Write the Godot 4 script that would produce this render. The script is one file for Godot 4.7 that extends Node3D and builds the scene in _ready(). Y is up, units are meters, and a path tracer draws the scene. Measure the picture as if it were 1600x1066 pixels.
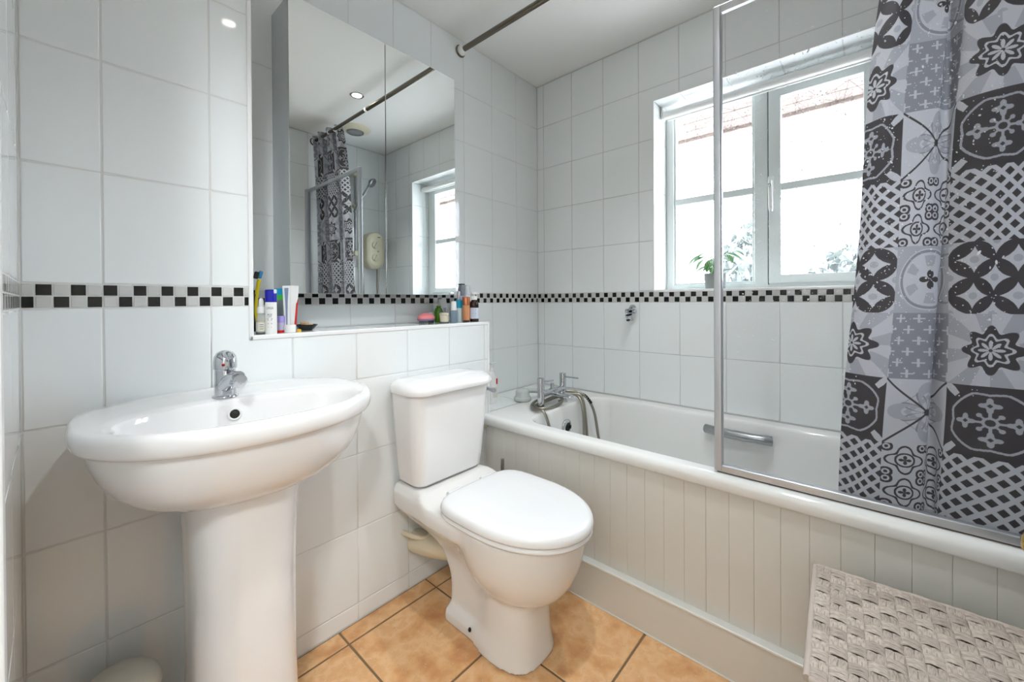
extends Node3D
# World: x runs along the basin wall from the side wall (x = 0) to the window wall, y up from the floor,
# z out of the basin wall (z = 0) into the room. Units are metres.

const LX := 2.013        # window wall
const RZ := -0.236       # recessed part of the basin wall
const BZ := 1.775        # shower wall opposite the basin
const CEIL := 2.375
const BAND_TOP := 1.115
const BAND_BOT := 1.0613
const ROW := 0.251
const LEDGE := 0.978
const RIM := 0.568       # bath rim

var M := {}
var cache := {}
var used := {}
var rng := RandomNumberGenerator.new()


func _ready() -> void:
	rng.seed = 7
	# ---------- camera
	var cam := Camera3D.new()
	cam.name = "camera"
	add_child(cam)
	cam.transform = Transform3D(turned(-0.84535, -0.00524, -0.00575), Vector3(0.043688, 1.072062, 1.297946))
	var near := 0.01
	cam.set_frustum(near * 1066.0 / 636.58131, Vector2(0, -(533.0 - 473.73518) / 636.58131 * near), near, 200.0)
	cam.current = true
	# ---------- sky and exposure
	var env := Environment.new()
	env.background_mode = Environment.BG_SKY
	var sky := Sky.new()
	var sm := ProceduralSkyMaterial.new()
	sm.sky_top_color = Color(0.90, 0.94, 1.0)
	sm.sky_horizon_color = Color(0.95, 0.97, 1.0)
	sm.ground_horizon_color = Color(0.60, 0.62, 0.60)
	sm.ground_bottom_color = Color(0.45, 0.47, 0.44)
	sm.sky_energy_multiplier = 1.0
	sky.sky_material = sm
	env.sky = sky
	env.background_energy_multiplier = 15.5
	env.tonemap_mode = Environment.TONE_MAPPER_LINEAR
	env.tonemap_exposure = 1.0
	env.sdfgi_enabled = true
	env.ssao_enabled = true
	env.ssil_enabled = true
	var we := WorldEnvironment.new()
	we.name = "world_environment"
	we.environment = env
	add_child(we)
	materials()
	# ---------- large structure
	build_shell()
	build_hall()
	build_window()
	build_outside()
	# ---------- objects
	build_lights()
	build_bath()
	build_screen()
	build_curtain()
	build_basin()
	build_toilet()
	build_cabinet()
	build_hamper()
	build_taps()
	build_shower_unit()
	build_ledge_items()
	build_small_things()


# =====================================================================  small helpers
func turned(yaw: float, pitch: float, roll: float) -> Basis:
	return Basis(Vector3.UP, yaw) * Basis(Vector3.RIGHT, pitch) * Basis(Vector3.BACK, roll)


func mat(key: String, c: Color, rough := 0.5, metal := 0.0, spec := 0.5) -> StandardMaterial3D:
	var m := StandardMaterial3D.new()
	m.resource_name = key
	m.albedo_color = c
	m.roughness = rough
	m.metallic = metal
	m.metallic_specular = spec
	M[key] = m
	return m


func noise_tex(freq: float, ramp: Array, size := 512, octaves := 4, sd := 1) -> NoiseTexture2D:
	var n := FastNoiseLite.new()
	n.seed = sd
	n.frequency = freq
	n.fractal_octaves = octaves
	var t := NoiseTexture2D.new()
	t.width = size
	t.height = size
	t.seamless = true
	t.noise = n
	var g := Gradient.new()
	var offs := PackedFloat32Array()
	var cols := PackedColorArray()
	for r in ramp:
		offs.append(r[0])
		cols.append(r[1])
	g.offsets = offs
	g.colors = cols
	t.color_ramp = g
	return t


func triplanar(m: StandardMaterial3D, scale: float) -> void:
	m.uv1_triplanar = true
	m.uv1_world_triplanar = true
	m.uv1_scale = Vector3.ONE * scale


func materials() -> void:
	var m := mat("tile", Color(0.92, 0.932, 0.93), 0.045)
	m.heightmap_enabled = true
	m.heightmap_texture = noise_tex(0.006, [[0.0, Color.BLACK], [1.0, Color.WHITE]], 256, 2, 3)
	m.heightmap_scale = 0.05
	triplanar(m, 1.4)
	mat("mosaic_white", Color(0.80, 0.80, 0.79), 0.12)
	mat("mosaic_black", Color(0.035, 0.035, 0.04), 0.08)
	mat("grout", Color(0.86, 0.86, 0.845), 0.8)
	mat("grout_grey", Color(0.80, 0.80, 0.79), 0.8)
	mat("paint", Color(0.965, 0.962, 0.95), 0.75)
	mat("trim", Color(0.93, 0.93, 0.925), 0.25)
	m = mat("ceramic", Color(0.93, 0.925, 0.92), 0.07)
	m.clearcoat_enabled = true
	m.clearcoat = 0.5
	m.clearcoat_roughness = 0.04
	mat("ceramic_pan", Color(0.90, 0.89, 0.875), 0.07)
	mat("seat_plastic", Color(0.93, 0.93, 0.93), 0.16)
	mat("acrylic", Color(0.92, 0.92, 0.91), 0.10)
	m = mat("panel_paint", Color(0.87, 0.86, 0.83), 0.38)
	mat("strip_white", Color(0.93, 0.93, 0.91), 0.35)
	mat("chrome", Color(0.80, 0.81, 0.83), 0.06, 1.0)
	mat("chrome_satin", Color(0.66, 0.67, 0.68), 0.28, 1.0)
	mat("rod_metal", Color(0.47, 0.44, 0.40), 0.25, 1.0)
	mat("hose_metal", Color(0.62, 0.60, 0.56), 0.32, 1.0)
	mat("alu", Color(0.76, 0.77, 0.79), 0.30, 0.7)
	mat("brass", Color(0.76, 0.62, 0.32), 0.22, 1.0)
	mat("mirror", Color(0.93, 0.945, 0.94), 0.0, 1.0)
	mat("dark_edge", Color(0.10, 0.10, 0.11), 0.4)
	mat("cabinet_side", Color(0.78, 0.80, 0.81), 0.12, 0.25)
	mat("white_plastic", Color(0.92, 0.92, 0.91), 0.3)
	mat("upvc", Color(0.90, 0.925, 0.92), 0.25)
	mat("cream_plastic", Color(0.87, 0.845, 0.74), 0.3)
	mat("ivory_pipe", Color(0.84, 0.80, 0.70), 0.35)
	mat("rubber_black", Color(0.05, 0.05, 0.05), 0.6)
	mat("gasket", Color(0.30, 0.32, 0.33), 0.6)
	mat("hole", Color(0.10, 0.085, 0.05), 0.7)
	mat("water_drop", Color(0.95, 0.97, 0.98, 0.85), 0.30)
	M.water_drop.transparency = BaseMaterial3D.TRANSPARENCY_ALPHA
	m = mat("screen_glass", Color(0.90, 0.93, 0.94, 0.06), 0.01)
	m.transparency = BaseMaterial3D.TRANSPARENCY_ALPHA
	# floor: blotched sandy terracotta
	m = mat("floor_tile", Color(1, 1, 1), 0.42)
	m.albedo_texture = noise_tex(0.006, [[0.0, Color(0.77, 0.54, 0.35)], [0.28, Color(0.83, 0.62, 0.42)], [0.45, Color(0.87, 0.68, 0.48)], [0.60, Color(0.895, 0.73, 0.54)], [0.78, Color(0.86, 0.66, 0.46)], [1.0, Color(0.92, 0.79, 0.62)]], 1024, 5, 21)
	m.detail_enabled = true
	m.detail_albedo = noise_tex(0.03, [[0.0, Color(1, 1, 1, 0)], [0.60, Color(1, 1, 1, 0.0)], [0.70, Color(0.66, 0.42, 0.25, 0.22)], [0.80, Color(0.92, 0.82, 0.66, 0.25)], [1.0, Color(0.92, 0.82, 0.66, 0.0)]], 1024, 5, 5)
	m.detail_uv_layer = BaseMaterial3D.DETAIL_UV_1
	m.heightmap_enabled = true
	m.heightmap_texture = noise_tex(0.03, [[0.0, Color.BLACK], [1.0, Color.WHITE]], 512, 4, 9)
	m.heightmap_scale = 0.06
	triplanar(m, 1.3)
	mat("floor_grout", Color(0.50, 0.41, 0.30), 0.9)
	# seagrass of the hamper, two tones with fibre streaks
	for k in 3:
		m = mat("grass_%d" % k, [Color(0.82, 0.77, 0.725), Color(0.78, 0.73, 0.69), Color(0.74, 0.69, 0.65)][k], 0.8)
		m.albedo_texture = noise_tex(0.02, [[0.0, Color(0.72, 0.70, 0.68)], [0.5, Color(0.92, 0.91, 0.90)], [1.0, Color(1, 1, 1)]], 256, 3, 40 + k)
		m.uv1_scale = Vector3(0.3, 2.0, 1)
		m.uv1_offset = Vector3(0.31 * k, 0.17 * k, 0)
		m.heightmap_enabled = true
		m.heightmap_texture = m.albedo_texture
		m.heightmap_scale = 0.12


func numbered(called: String) -> String:
	if not used.has(called):
		used[called] = 0
		return called
	used[called] += 1
	return "%s_%03d" % [called, used[called]]


func thing(called: String, label: String, category: String, at := Vector3.ZERO, group := "", turn := 0.0) -> Node3D:
	var o := Node3D.new()
	o.name = numbered(called)
	add_child(o)
	o.position = at
	o.rotation.y = turn
	o.set_meta("label", label)
	o.set_meta("category", category)
	if group:
		o.set_meta("group", group)
	return o


func structure(called: String, label := "", category := "") -> Node3D:
	var o := Node3D.new()
	o.name = called
	add_child(o)
	o.set_meta("kind", "structure")
	if label:
		o.set_meta("label", label)
		o.set_meta("category", category)
	return o


func part(called: String, mesh: Mesh, m: Material, parent: Node3D, at := Vector3.ZERO, b := Basis()) -> MeshInstance3D:
	var o := MeshInstance3D.new()
	o.name = called
	o.mesh = mesh
	o.material_override = m
	parent.add_child(o, true)
	o.transform = Transform3D(b, at)
	return o


# ---- meshes
func amesh(v: PackedVector3Array, n: PackedVector3Array, t: PackedInt32Array, uv := PackedVector2Array()) -> ArrayMesh:
	var a := []
	a.resize(Mesh.ARRAY_MAX)
	a[Mesh.ARRAY_VERTEX] = v
	a[Mesh.ARRAY_NORMAL] = n
	a[Mesh.ARRAY_INDEX] = t
	if uv.size():
		a[Mesh.ARRAY_TEX_UV] = uv
	var am := ArrayMesh.new()
	am.add_surface_from_arrays(Mesh.PRIMITIVE_TRIANGLES, a)
	return am


func smooth(v: PackedVector3Array, t: PackedInt32Array, uv := PackedVector2Array(), orient := true) -> ArrayMesh:
	if orient:
		var vol := 0.0
		var o := v[0]
		for i in range(0, t.size(), 3):
			vol += (v[t[i]] - o).dot((v[t[i + 1]] - o).cross(v[t[i + 2]] - o))
		if vol > 0.0:
			for i in range(0, t.size(), 3):
				var k := t[i + 1]
				t[i + 1] = t[i + 2]
				t[i + 2] = k
	var n := PackedVector3Array()
	n.resize(v.size())
	for i in range(0, t.size(), 3):
		var f := (v[t[i + 2]] - v[t[i]]).cross(v[t[i + 1]] - v[t[i]])
		n[t[i]] += f
		n[t[i + 1]] += f
		n[t[i + 2]] += f
	for i in n.size():
		n[i] = n[i].normalized() if n[i].length_squared() > 1e-24 else Vector3.UP
	return amesh(v, n, t, uv)


func loft(rings: Array, cap_a := true, cap_b := true, orient := true) -> ArrayMesh:
	# rings of equal length, closed round; a ring given twice makes a hard edge
	var v := PackedVector3Array()
	var t := PackedInt32Array()
	var n: int = rings[0].size()
	for r in rings:
		v.append_array(r)
	for k in rings.size() - 1:
		for i in n:
			var j := (i + 1) % n
			t.append_array(PackedInt32Array([k * n + i, k * n + j, (k + 1) * n + j, k * n + i, (k + 1) * n + j, (k + 1) * n + i]))
	for e in 2:
		if [cap_a, cap_b][e]:
			var r: PackedVector3Array = rings[0] if e == 0 else rings[-1]
			var c := Vector3.ZERO
			for p in r:
				c += p
			var b := v.size()
			v.append_array(r)
			v.append(c / n)
			for i in n:
				var j := (i + 1) % n
				t.append_array(PackedInt32Array([b + j, b + i, b + n] if e == 0 else [b + i, b + j, b + n]))
	return smooth(v, t, PackedVector2Array(), orient)


func lathe(profile: Array, seg := 24, orient := true) -> ArrayMesh:
	# profile of [radius, y]; given twice makes a hard edge
	var rings := []
	for p in profile:
		var r := PackedVector3Array()
		for i in seg:
			var a := TAU * i / seg
			r.append(Vector3(cos(a) * p[0], p[1], sin(a) * p[0]))
		rings.append(r)
	return loft(rings, profile[0][0] > 1e-5, profile[-1][0] > 1e-5, orient)


func cyl(r: float, h: float, bev := 0.001, seg := 20) -> ArrayMesh:
	# from y = 0 to y = h with rounded edges
	return lathe([[r - bev, 0.0], [r - bev * 0.3, bev * 0.3], [r, bev], [r, bev], [r, h - bev], [r, h - bev], [r - bev * 0.3, h - bev * 0.3], [r - bev, h]], seg)


func rrect(x0: float, x1: float, z0: float, z1: float, r: float, y: float, nc := 5, ns := 1) -> PackedVector3Array:
	var out := PackedVector3Array()
	r = minf(r, minf(x1 - x0, z1 - z0) * 0.499)
	var cs := [Vector2(x1 - r, z1 - r), Vector2(x0 + r, z1 - r), Vector2(x0 + r, z0 + r), Vector2(x1 - r, z0 + r)]
	for k in 4:
		for i in nc + 1:
			var a := PI / 2 * (k + float(i) / nc)
			out.append(Vector3(cs[k].x + cos(a) * r, y, cs[k].y + sin(a) * r))
		var a2 := PI / 2 * (k + 1)
		var e := Vector3(cs[k].x + cos(a2) * r, y, cs[k].y + sin(a2) * r)
		var g: Vector2 = cs[(k + 1) % 4]
		var f := Vector3(g.x + cos(a2) * r, y, g.y + sin(a2) * r)
		for i in range(1, ns):
			out.append(e.lerp(f, float(i) / ns))
	return out


func rbox(s: Vector3, r := 0.003, plan_r := -1.0, steps := 2) -> ArrayMesh:
	# a box round the origin with rounded edges
	var key := "rbox%s_%f_%f_%d" % [s, r, plan_r, steps]
	if cache.has(key):
		return cache[key]
	var pr := plan_r if plan_r > 0.0 else r
	var h := s / 2.0
	var rings := []
	for k in steps + 1:
		var a := PI / 2 * k / steps
		var d := r * (1.0 - sin(a))
		rings.append(rrect(-h.x + d, h.x - d, -h.z + d, h.z - d, maxf(pr - d, r * 0.05), -h.y + r * (1.0 - cos(a)), 3))
	for k in steps + 1:
		var a := PI / 2 * (1.0 - float(k) / steps)
		var d := r * (1.0 - sin(a))
		rings.append(rrect(-h.x + d, h.x - d, -h.z + d, h.z - d, maxf(pr - d, r * 0.05), h.y - r * (1.0 - cos(a)), 3))
	cache[key] = loft(rings)
	return cache[key]


func span(a: Vector3, b: Vector3, r := 0.002) -> Array:
	return [rbox((b - a).abs(), r), (a + b) / 2.0]


func block(called: String, a: Vector3, b: Vector3, m: Material, parent: Node3D, r := 0.002) -> MeshInstance3D:
	return part(called, rbox((b - a).abs(), r), m, parent, (a + b) / 2.0)


func smooth_path(pts: Array, per := 8) -> PackedVector3Array:
	var out := PackedVector3Array()
	for i in pts.size() - 1:
		var p0: Vector3 = pts[maxi(i - 1, 0)]
		var p3: Vector3 = pts[mini(i + 2, pts.size() - 1)]
		for k in per:
			out.append(pts[i].cubic_interpolate(pts[i + 1], p0, p3, float(k) / per))
	out.append(pts[-1])
	return out


func tube(path: PackedVector3Array, radius, seg := 10, caps := true) -> ArrayMesh:
	var rings := []
	var up := Vector3.UP
	var d0 := (path[1] - path[0]).normalized()
	if absf(d0.dot(up)) > 0.9:
		up = Vector3.RIGHT
	var x := up.cross(d0).normalized()
	for i in path.size():
		var d := (path[mini(i + 1, path.size() - 1)] - path[maxi(i - 1, 0)]).normalized()
		x = (x - d * x.dot(d)).normalized()
		var y := d.cross(x)
		var rr: float = radius[i] if radius is Array or radius is PackedFloat32Array else radius
		var r := PackedVector3Array()
		for k in seg:
			var a := TAU * k / seg
			r.append(path[i] + (x * cos(a) + y * sin(a)) * rr)
		rings.append(r)
	return loft(rings, caps, caps)


func nets(lo: Vector3, hi: Vector3, cell: float, fn: Callable) -> ArrayMesh:
	# surface nets of a distance field
	var n := Vector3i(((hi - lo) / cell).ceil()) + Vector3i.ONE
	var d := PackedFloat32Array()
	d.resize(n.x * n.y * n.z)
	var sx := 1
	var sy := n.x
	var sz := n.x * n.y
	for k in n.z:
		for j in n.y:
			for i in n.x:
				d[i + j * sy + k * sz] = fn.call(lo + Vector3(i, j, k) * cell)
	var id := PackedInt32Array()
	id.resize(d.size())
	id.fill(-1)
	var v := PackedVector3Array()
	var off := [0, sx, sy, sx + sy, sz, sx + sz, sy + sz, sx + sy + sz]
	var corner := [Vector3(0, 0, 0), Vector3(1, 0, 0), Vector3(0, 1, 0), Vector3(1, 1, 0), Vector3(0, 0, 1), Vector3(1, 0, 1), Vector3(0, 1, 1), Vector3(1, 1, 1)]
	var edges := [[0, 1], [2, 3], [4, 5], [6, 7], [0, 2], [1, 3], [4, 6], [5, 7], [0, 4], [1, 5], [2, 6], [3, 7]]
	for k in n.z - 1:
		for j in n.y - 1:
			for i in n.x - 1:
				var b := i + j * sy + k * sz
				var neg := 0
				for o in off:
					if d[b + o] < 0.0:
						neg += 1
				if neg == 0 or neg == 8:
					continue
				var s := Vector3.ZERO
				var c := 0
				for e in edges:
					var da := d[b + off[e[0]]]
					var db := d[b + off[e[1]]]
					if (da < 0.0) != (db < 0.0):
						s += corner[e[0]].lerp(corner[e[1]], da / (da - db))
						c += 1
				id[b] = v.size()
				v.append(lo + (Vector3(i, j, k) + s / c) * cell)
	var t := PackedInt32Array()
	for k in range(1, n.z - 1):
		for j in range(1, n.y - 1):
			for i in range(1, n.x - 1):
				var b := i + j * sy + k * sz
				for ax in 3:
					var st: int = [sx, sy, sz][ax]
					if (d[b] < 0.0) == (d[b + st] < 0.0):
						continue
					var p: int = [sy, sz, sx][ax]
					var q: int = [sz, sx, sy][ax]
					var a := [id[b], id[b - p], id[b - p - q], id[b - q]]
					if a.min() < 0:
						continue
					if d[b] < 0.0:
						t.append_array(PackedInt32Array([a[0], a[2], a[1], a[0], a[3], a[2]]))
					else:
						t.append_array(PackedInt32Array([a[0], a[1], a[2], a[0], a[2], a[3]]))
	return smooth(v, t)


func smin(a: float, b: float, k: float) -> float:
	var h := maxf(k - absf(a - b), 0.0) / k
	return minf(a, b) - h * h * k * 0.25


# =====================================================================  tiles
func tile_mesh(w: float, h: float, th: float, c: float, f: Array) -> ArrayMesh:
	# a tile facing +z, its face at z = 0; f says which of the sides left, right, bottom, top are real edges (eased)
	var key := "tile%.4f_%.4f_%.4f_%.4f%s" % [w, h, th, c, f]
	if cache.has(key):
		return cache[key]
	var x := w / 2
	var y := h / 2
	var i0 := Vector2(-x + c * f[0], -y + c * f[2])
	var i1 := Vector2(x - c * f[1], y - c * f[3])
	var dz := c * 0.45
	var v := PackedVector3Array([Vector3(i0.x, i0.y, 0), Vector3(i1.x, i0.y, 0), Vector3(i1.x, i1.y, 0), Vector3(i0.x, i1.y, 0),
		Vector3(-x, -y, -dz), Vector3(x, -y, -dz), Vector3(x, y, -dz), Vector3(-x, y, -dz)])
	var o := 0.75
	var n := PackedVector3Array([Vector3.BACK, Vector3.BACK, Vector3.BACK, Vector3.BACK,
		Vector3(-o * f[0], -o * f[2], 1).normalized(), Vector3(o * f[1], -o * f[2], 1).normalized(), Vector3(o * f[1], o * f[3], 1).normalized(), Vector3(-o * f[0], o * f[3], 1).normalized()])
	var t := PackedInt32Array([0, 2, 1, 0, 3, 2])
	for k in 4:
		var j := (k + 1) % 4
		t.append_array(PackedInt32Array([k, j, j + 4, k, j + 4, k + 4]))
	for k in 4:
		var j := (k + 1) % 4
		var a := v[4 + k]
		var b := v[4 + j]
		var s := (b - a).cross(Vector3.BACK).normalized()
		var p := v.size()
		v.append_array(PackedVector3Array([a, b, b + Vector3(0, 0, -th), a + Vector3(0, 0, -th)]))
		n.append_array(PackedVector3Array([s, s, s, s]))
		t.append_array(PackedInt32Array([p, p + 1, p + 2, p, p + 2, p + 3]))
	cache[key] = amesh(v, n, t)
	return cache[key]


func tiles(parent: Node3D, frame: Basis, dist: float, us: Array, vs: Array, m, holes := [], gap := 0.0032, c := 0.0026, called := "tile", wobble := 0.0016) -> void:
	# frame: columns u, v, normal; us and vs: joint lines; m: a material or a Callable(i, j); holes: Rect2 in (u, v)
	for i in us.size() - 1:
		for j in vs.size() - 1:
			var pieces := [[us[i], us[i + 1], vs[j], vs[j + 1], [1, 1, 1, 1]]]
			for h: Rect2 in holes:
				var next := []
				for p in pieces:
					if p[1] <= h.position.x + 1e-4 or p[0] >= h.end.x - 1e-4 or p[3] <= h.position.y + 1e-4 or p[2] >= h.end.y - 1e-4:
						next.append(p)
						continue
					var f: Array = p[4]
					if p[2] < h.position.y:
						next.append([p[0], p[1], p[2], h.position.y, [f[0], f[1], f[2], 0]])
					if p[3] > h.end.y:
						next.append([p[0], p[1], h.end.y, p[3], [f[0], f[1], 0, f[3]]])
					var lo := maxf(p[2], h.position.y)
					var hi := minf(p[3], h.end.y)
					var fb: int = f[2] if lo == p[2] else 0
					var ft: int = f[3] if hi == p[3] else 0
					if p[0] < h.position.x:
						next.append([p[0], h.position.x, lo, hi, [f[0], 0, fb, ft]])
					if p[1] > h.end.x:
						next.append([h.end.x, p[1], lo, hi, [0, f[1], fb, ft]])
				pieces = next
			for p in pieces:
				var f: Array = p[4]
				var u0: float = p[0] + gap / 2 * f[0]
				var u1: float = p[1] - gap / 2 * f[1]
				var v0: float = p[2] + gap / 2 * f[2]
				var v1: float = p[3] - gap / 2 * f[3]
				if u1 - u0 < 0.006 or v1 - v0 < 0.006:
					continue
				var mm: Material = m.call(i, j) if m is Callable else m
				var turn := Basis(Vector3.RIGHT, rng.randf_range(-wobble, wobble)) * Basis(Vector3.UP, rng.randf_range(-wobble, wobble))
				part(called, tile_mesh(u1 - u0, v1 - v0, 0.0045, c, f), mm, parent, frame.x * (u0 + u1) / 2 + frame.y * (v0 + v1) / 2 + frame.z * dist, frame * turn)


func lines(a: float, b: float, first: float, step: float) -> Array:
	# a, every first + n * step between, b
	var out := [a]
	var k := ceilf((a + 0.004 - first) / step)
	while first + k * step < b - 0.004:
		out.append(first + k * step)
		k += 1
	out.append(b)
	return out


func rows_above(top: float) -> Array:
	return lines(BAND_TOP, top, BAND_TOP, ROW)


func rows_below(bottom: float) -> Array:
	return lines(bottom, BAND_BOT, BAND_BOT, ROW)


func band(parent: Node3D, frame: Basis, dist: float, a: float, b: float, first: float) -> void:
	var us := lines(a, b, first, 0.025)
	var mid := (BAND_TOP + BAND_BOT) / 2
	var m := func(i: int, j: int) -> Material:
		var k := int(floorf((us[i] + 0.001 - first) / 0.025)) if i > 0 else int(floorf((us[1] - 0.02 - first) / 0.025))
		return M.mosaic_black if (posmod(k, 2) == 0) == (j == 1) else M.mosaic_white
	tiles(parent, frame, dist, us, [BAND_BOT + 0.001, mid, BAND_TOP - 0.001], m, [], 0.0028, 0.0012, "mosaic_tile", 0.004)


const FRONT := Basis(Vector3(1, 0, 0), Vector3(0, 1, 0), Vector3(0, 0, 1))
const RIGHT := Basis(Vector3(0, 0, 1), Vector3(0, 1, 0), Vector3(-1, 0, 0))
const LEFT := Basis(Vector3(0, 0, -1), Vector3(0, 1, 0), Vector3(1, 0, 0))
const BACK := Basis(Vector3(-1, 0, 0), Vector3(0, 1, 0), Vector3(0, 0, -1))
const UP := Basis(Vector3(1, 0, 0), Vector3(0, 0, -1), Vector3(0, 1, 0))


func build_shell() -> void:
	var g := 0.0014   # how far the joints lie behind the tile faces
	# floor
	var fl := structure("floor", "beige terracotta stone floor tiles with brown joints", "floor")
	block("screed", Vector3(-0.15, -0.12, -0.40), Vector3(2.30, -0.003, 1.95), M.floor_grout, fl)
	tiles(fl, UP, 0.0, lines(0.0, 1.315, 0.652, 0.34), lines(-1.775, 0.0, -0.0685, 0.34), M.floor_tile, [], 0.007, 0.003, "floor_tile", 0.001)
	# ceiling
	var ce := structure("ceiling", "plain white painted ceiling", "ceiling")
	block("plaster", Vector3(-0.15, CEIL, -0.40), Vector3(2.33, CEIL + 0.12, 1.95), M.paint, ce)
	# basin wall: pier at the side, low boxed ledge, recess above and behind it
	var wf := structure("wall_front", "white tiled wall behind the basin with a ledge recess and chequered mosaic band", "wall")
	block("plaster", Vector3(-0.15, -0.1, -0.40), Vector3(0.414 - g, CEIL, -g), M.grout, wf, 0.001)
	block("plaster", Vector3(0.3, -0.1, -0.40), Vector3(1.348 - g, LEDGE - 0.006, -g), M.grout, wf, 0.001)
	block("plaster", Vector3(0.3, -0.1, -0.45), Vector3(2.30, CEIL, RZ - g), M.grout, wf, 0.001)
	block("plaster", Vector3(1.30, -0.1, -0.40), Vector3(2.05, RIM - 0.006, -0.022), M.grout, wf, 0.001)
	var first := -0.081
	tiles(wf, FRONT, 0.0, lines(0.0, 0.409, first, 0.2), rows_above(CEIL), M.tile)
	tiles(wf, FRONT, 0.0, lines(0.0, 1.343, first, 0.2), rows_below(0.0), M.tile, [Rect2(0.409, LEDGE - 0.008, 2.0, 1.0)])
	band(wf, FRONT, 0.0, 0.0, 0.409, 0.119)
	var rf := 1.418
	tiles(wf, FRONT, RZ, lines(0.414, LX, rf, 0.2), rows_above(CEIL), M.tile)
	tiles(wf, FRONT, RZ, lines(0.414, 1.348, rf, 0.2), [LEDGE, BAND_BOT], M.tile)
	tiles(wf, FRONT, RZ, lines(1.348, LX, rf, 0.2), lines(RIM, BAND_BOT, BAND_BOT, ROW), M.tile)
	band(wf, FRONT, RZ, 0.414, LX, 1.622)
	# ledge top and the tiled shelf at the end of the bath
	tiles(wf, UP, LEDGE, lines(0.414, 1.343, rf, 0.2), [0.004, 0.236], M.tile)
	tiles(wf, UP, RIM, lines(1.348, LX, rf, 0.2), [0.018, 0.236], M.tile)
	# plastic tile trim round the niche
	var t1 := structure("trim_1", "white plastic tile trim edging the ledge recess", "trim")
	block("strip", Vector3(0.405, LEDGE - 0.012, -0.02), Vector3(0.417, CEIL, 0.003), M.trim, t1, 0.003)
	block("strip", Vector3(0.405, LEDGE - 0.012, -0.012), Vector3(1.350, LEDGE + 0.002, 0.003), M.trim, t1, 0.003)
	block("strip", Vector3(1.339, RIM - 0.01, -0.012), Vector3(1.351, LEDGE + 0.002, 0.003), M.trim, t1, 0.003)
	# window wall
	var wr := structure("wall_right", "white tiled window wall above the bath with chequered mosaic band", "wall")
	var w := Rect2(0.489, 1.122, 0.881, 0.930)
	for p in [[Vector3(LX + g, -0.1, -0.40), Vector3(2.30, 1.122 - g, 1.95)], [Vector3(LX + g, 2.052 + g, -0.40), Vector3(2.30, CEIL, 1.95)], [Vector3(LX + g, 1.12, -0.40), Vector3(2.30, 2.055, 0.489 - g)], [Vector3(LX + g, 1.12, 1.37 + g), Vector3(2.30, 2.055, 1.95)]]:
		block("plaster", p[0], p[1], M.grout_grey, wr, 0.0005)
	var zf := 0.0121
	tiles(wr, RIGHT, -LX, lines(RZ, BZ, zf, 0.2), rows_above(CEIL), M.tile, [w])
	tiles(wr, RIGHT, -LX, lines(RZ, BZ, zf, 0.2), lines(RIM + 0.004, BAND_BOT, BAND_BOT, ROW), M.tile)
	band(wr, RIGHT, -LX, RZ, BZ, zf)
	# reveal of the window
	tiles(wr, FRONT, 1.37 * 0 + 0.489, [LX, LX + 0.15, LX + 0.172], lines(1.122, 2.052, BAND_TOP, ROW), M.tile)
	tiles(wr, BACK, -1.37, [-LX - 0.172, -LX], lines(1.122, 2.052, BAND_TOP, ROW), M.tile)
	tiles(wr, Basis(Vector3(1, 0, 0), Vector3(0, 0, 1), Vector3(0, -1, 0)), -2.052, [LX, LX + 0.172], lines(0.489, 1.37, zf, 0.2), M.tile)
	block("sill_board", Vector3(LX - 0.002, 1.110, 0.489), Vector3(LX + 0.172, 1.1225, 1.37), M.trim, wr, 0.003)
	var t2 := structure("trim_2", "white plastic tile trim edging the window opening", "trim")
	block("strip", Vector3(LX - 0.0015, 1.117, 0.483), Vector3(LX + 0.012, 2.058, 0.491), M.trim, t2, 0.002)
	block("strip", Vector3(LX - 0.0015, 1.117, 1.368), Vector3(LX + 0.012, 2.058, 1.376), M.trim, t2, 0.002)
	block("strip", Vector3(LX - 0.0015, 2.050, 0.483), Vector3(LX + 0.012, 2.058, 1.376), M.trim, t2, 0.002)
	# side wall beside the camera
	var wl := structure("wall_left", "white tiled side wall beside the basin", "wall")
	block("plaster", Vector3(-0.13, -0.1, -0.40), Vector3(-g, CEIL, 0.70), M.grout, wl, 0.001)
	block("plaster", Vector3(-0.13, -0.1, 1.49), Vector3(-g, CEIL, 1.95), M.grout, wl, 0.001)
	block("plaster", Vector3(-0.13, 2.04, 0.69), Vector3(-g, CEIL, 1.50), M.grout, wl, 0.001)
	var opening := Rect2(-1.52, -0.1, 0.85, 2.17)
	tiles(wl, LEFT, 0.0, lines(-BZ, 0.0, -0.1, 0.2), rows_above(CEIL), M.tile, [opening])
	tiles(wl, LEFT, 0.0, lines(-BZ, 0.0, -0.1, 0.2), rows_below(0.0), M.tile, [opening])
	band(wl, LEFT, 0.0, -0.67, 0.0, -0.1)
	# shower wall
	var wb := structure("wall_back", "white tiled wall with the electric shower", "wall")
	block("plaster", Vector3(-0.17, -0.1, BZ + g), Vector3(2.30, CEIL, 1.98), M.grout_grey, wb, 0.001)
	tiles(wb, BACK, -BZ, lines(-LX, 0.0, -1.35, 0.2), rows_above(CEIL), M.tile)
	tiles(wb, BACK, -BZ, lines(-LX, 0.0, -1.35, 0.2), rows_below(0.0), M.tile)
	band(wb, BACK, -BZ, -LX, -1.1, -1.35)
	# the doorway beside the camera: its door stands open into the room and carries the brass knob
	var d := structure("door_1", "white door standing open into the bathroom", "door")
	for p in [[Vector3(-0.14, 0.0, 0.67), Vector3(0.012, 2.07, 0.70)], [Vector3(-0.14, 0.0, 1.49), Vector3(0.012, 2.07, 1.52)], [Vector3(-0.14, 2.04, 0.70), Vector3(0.012, 2.07, 1.49)]]:
		block("door_frame", p[0], p[1], M.trim, d, 0.003)
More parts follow.
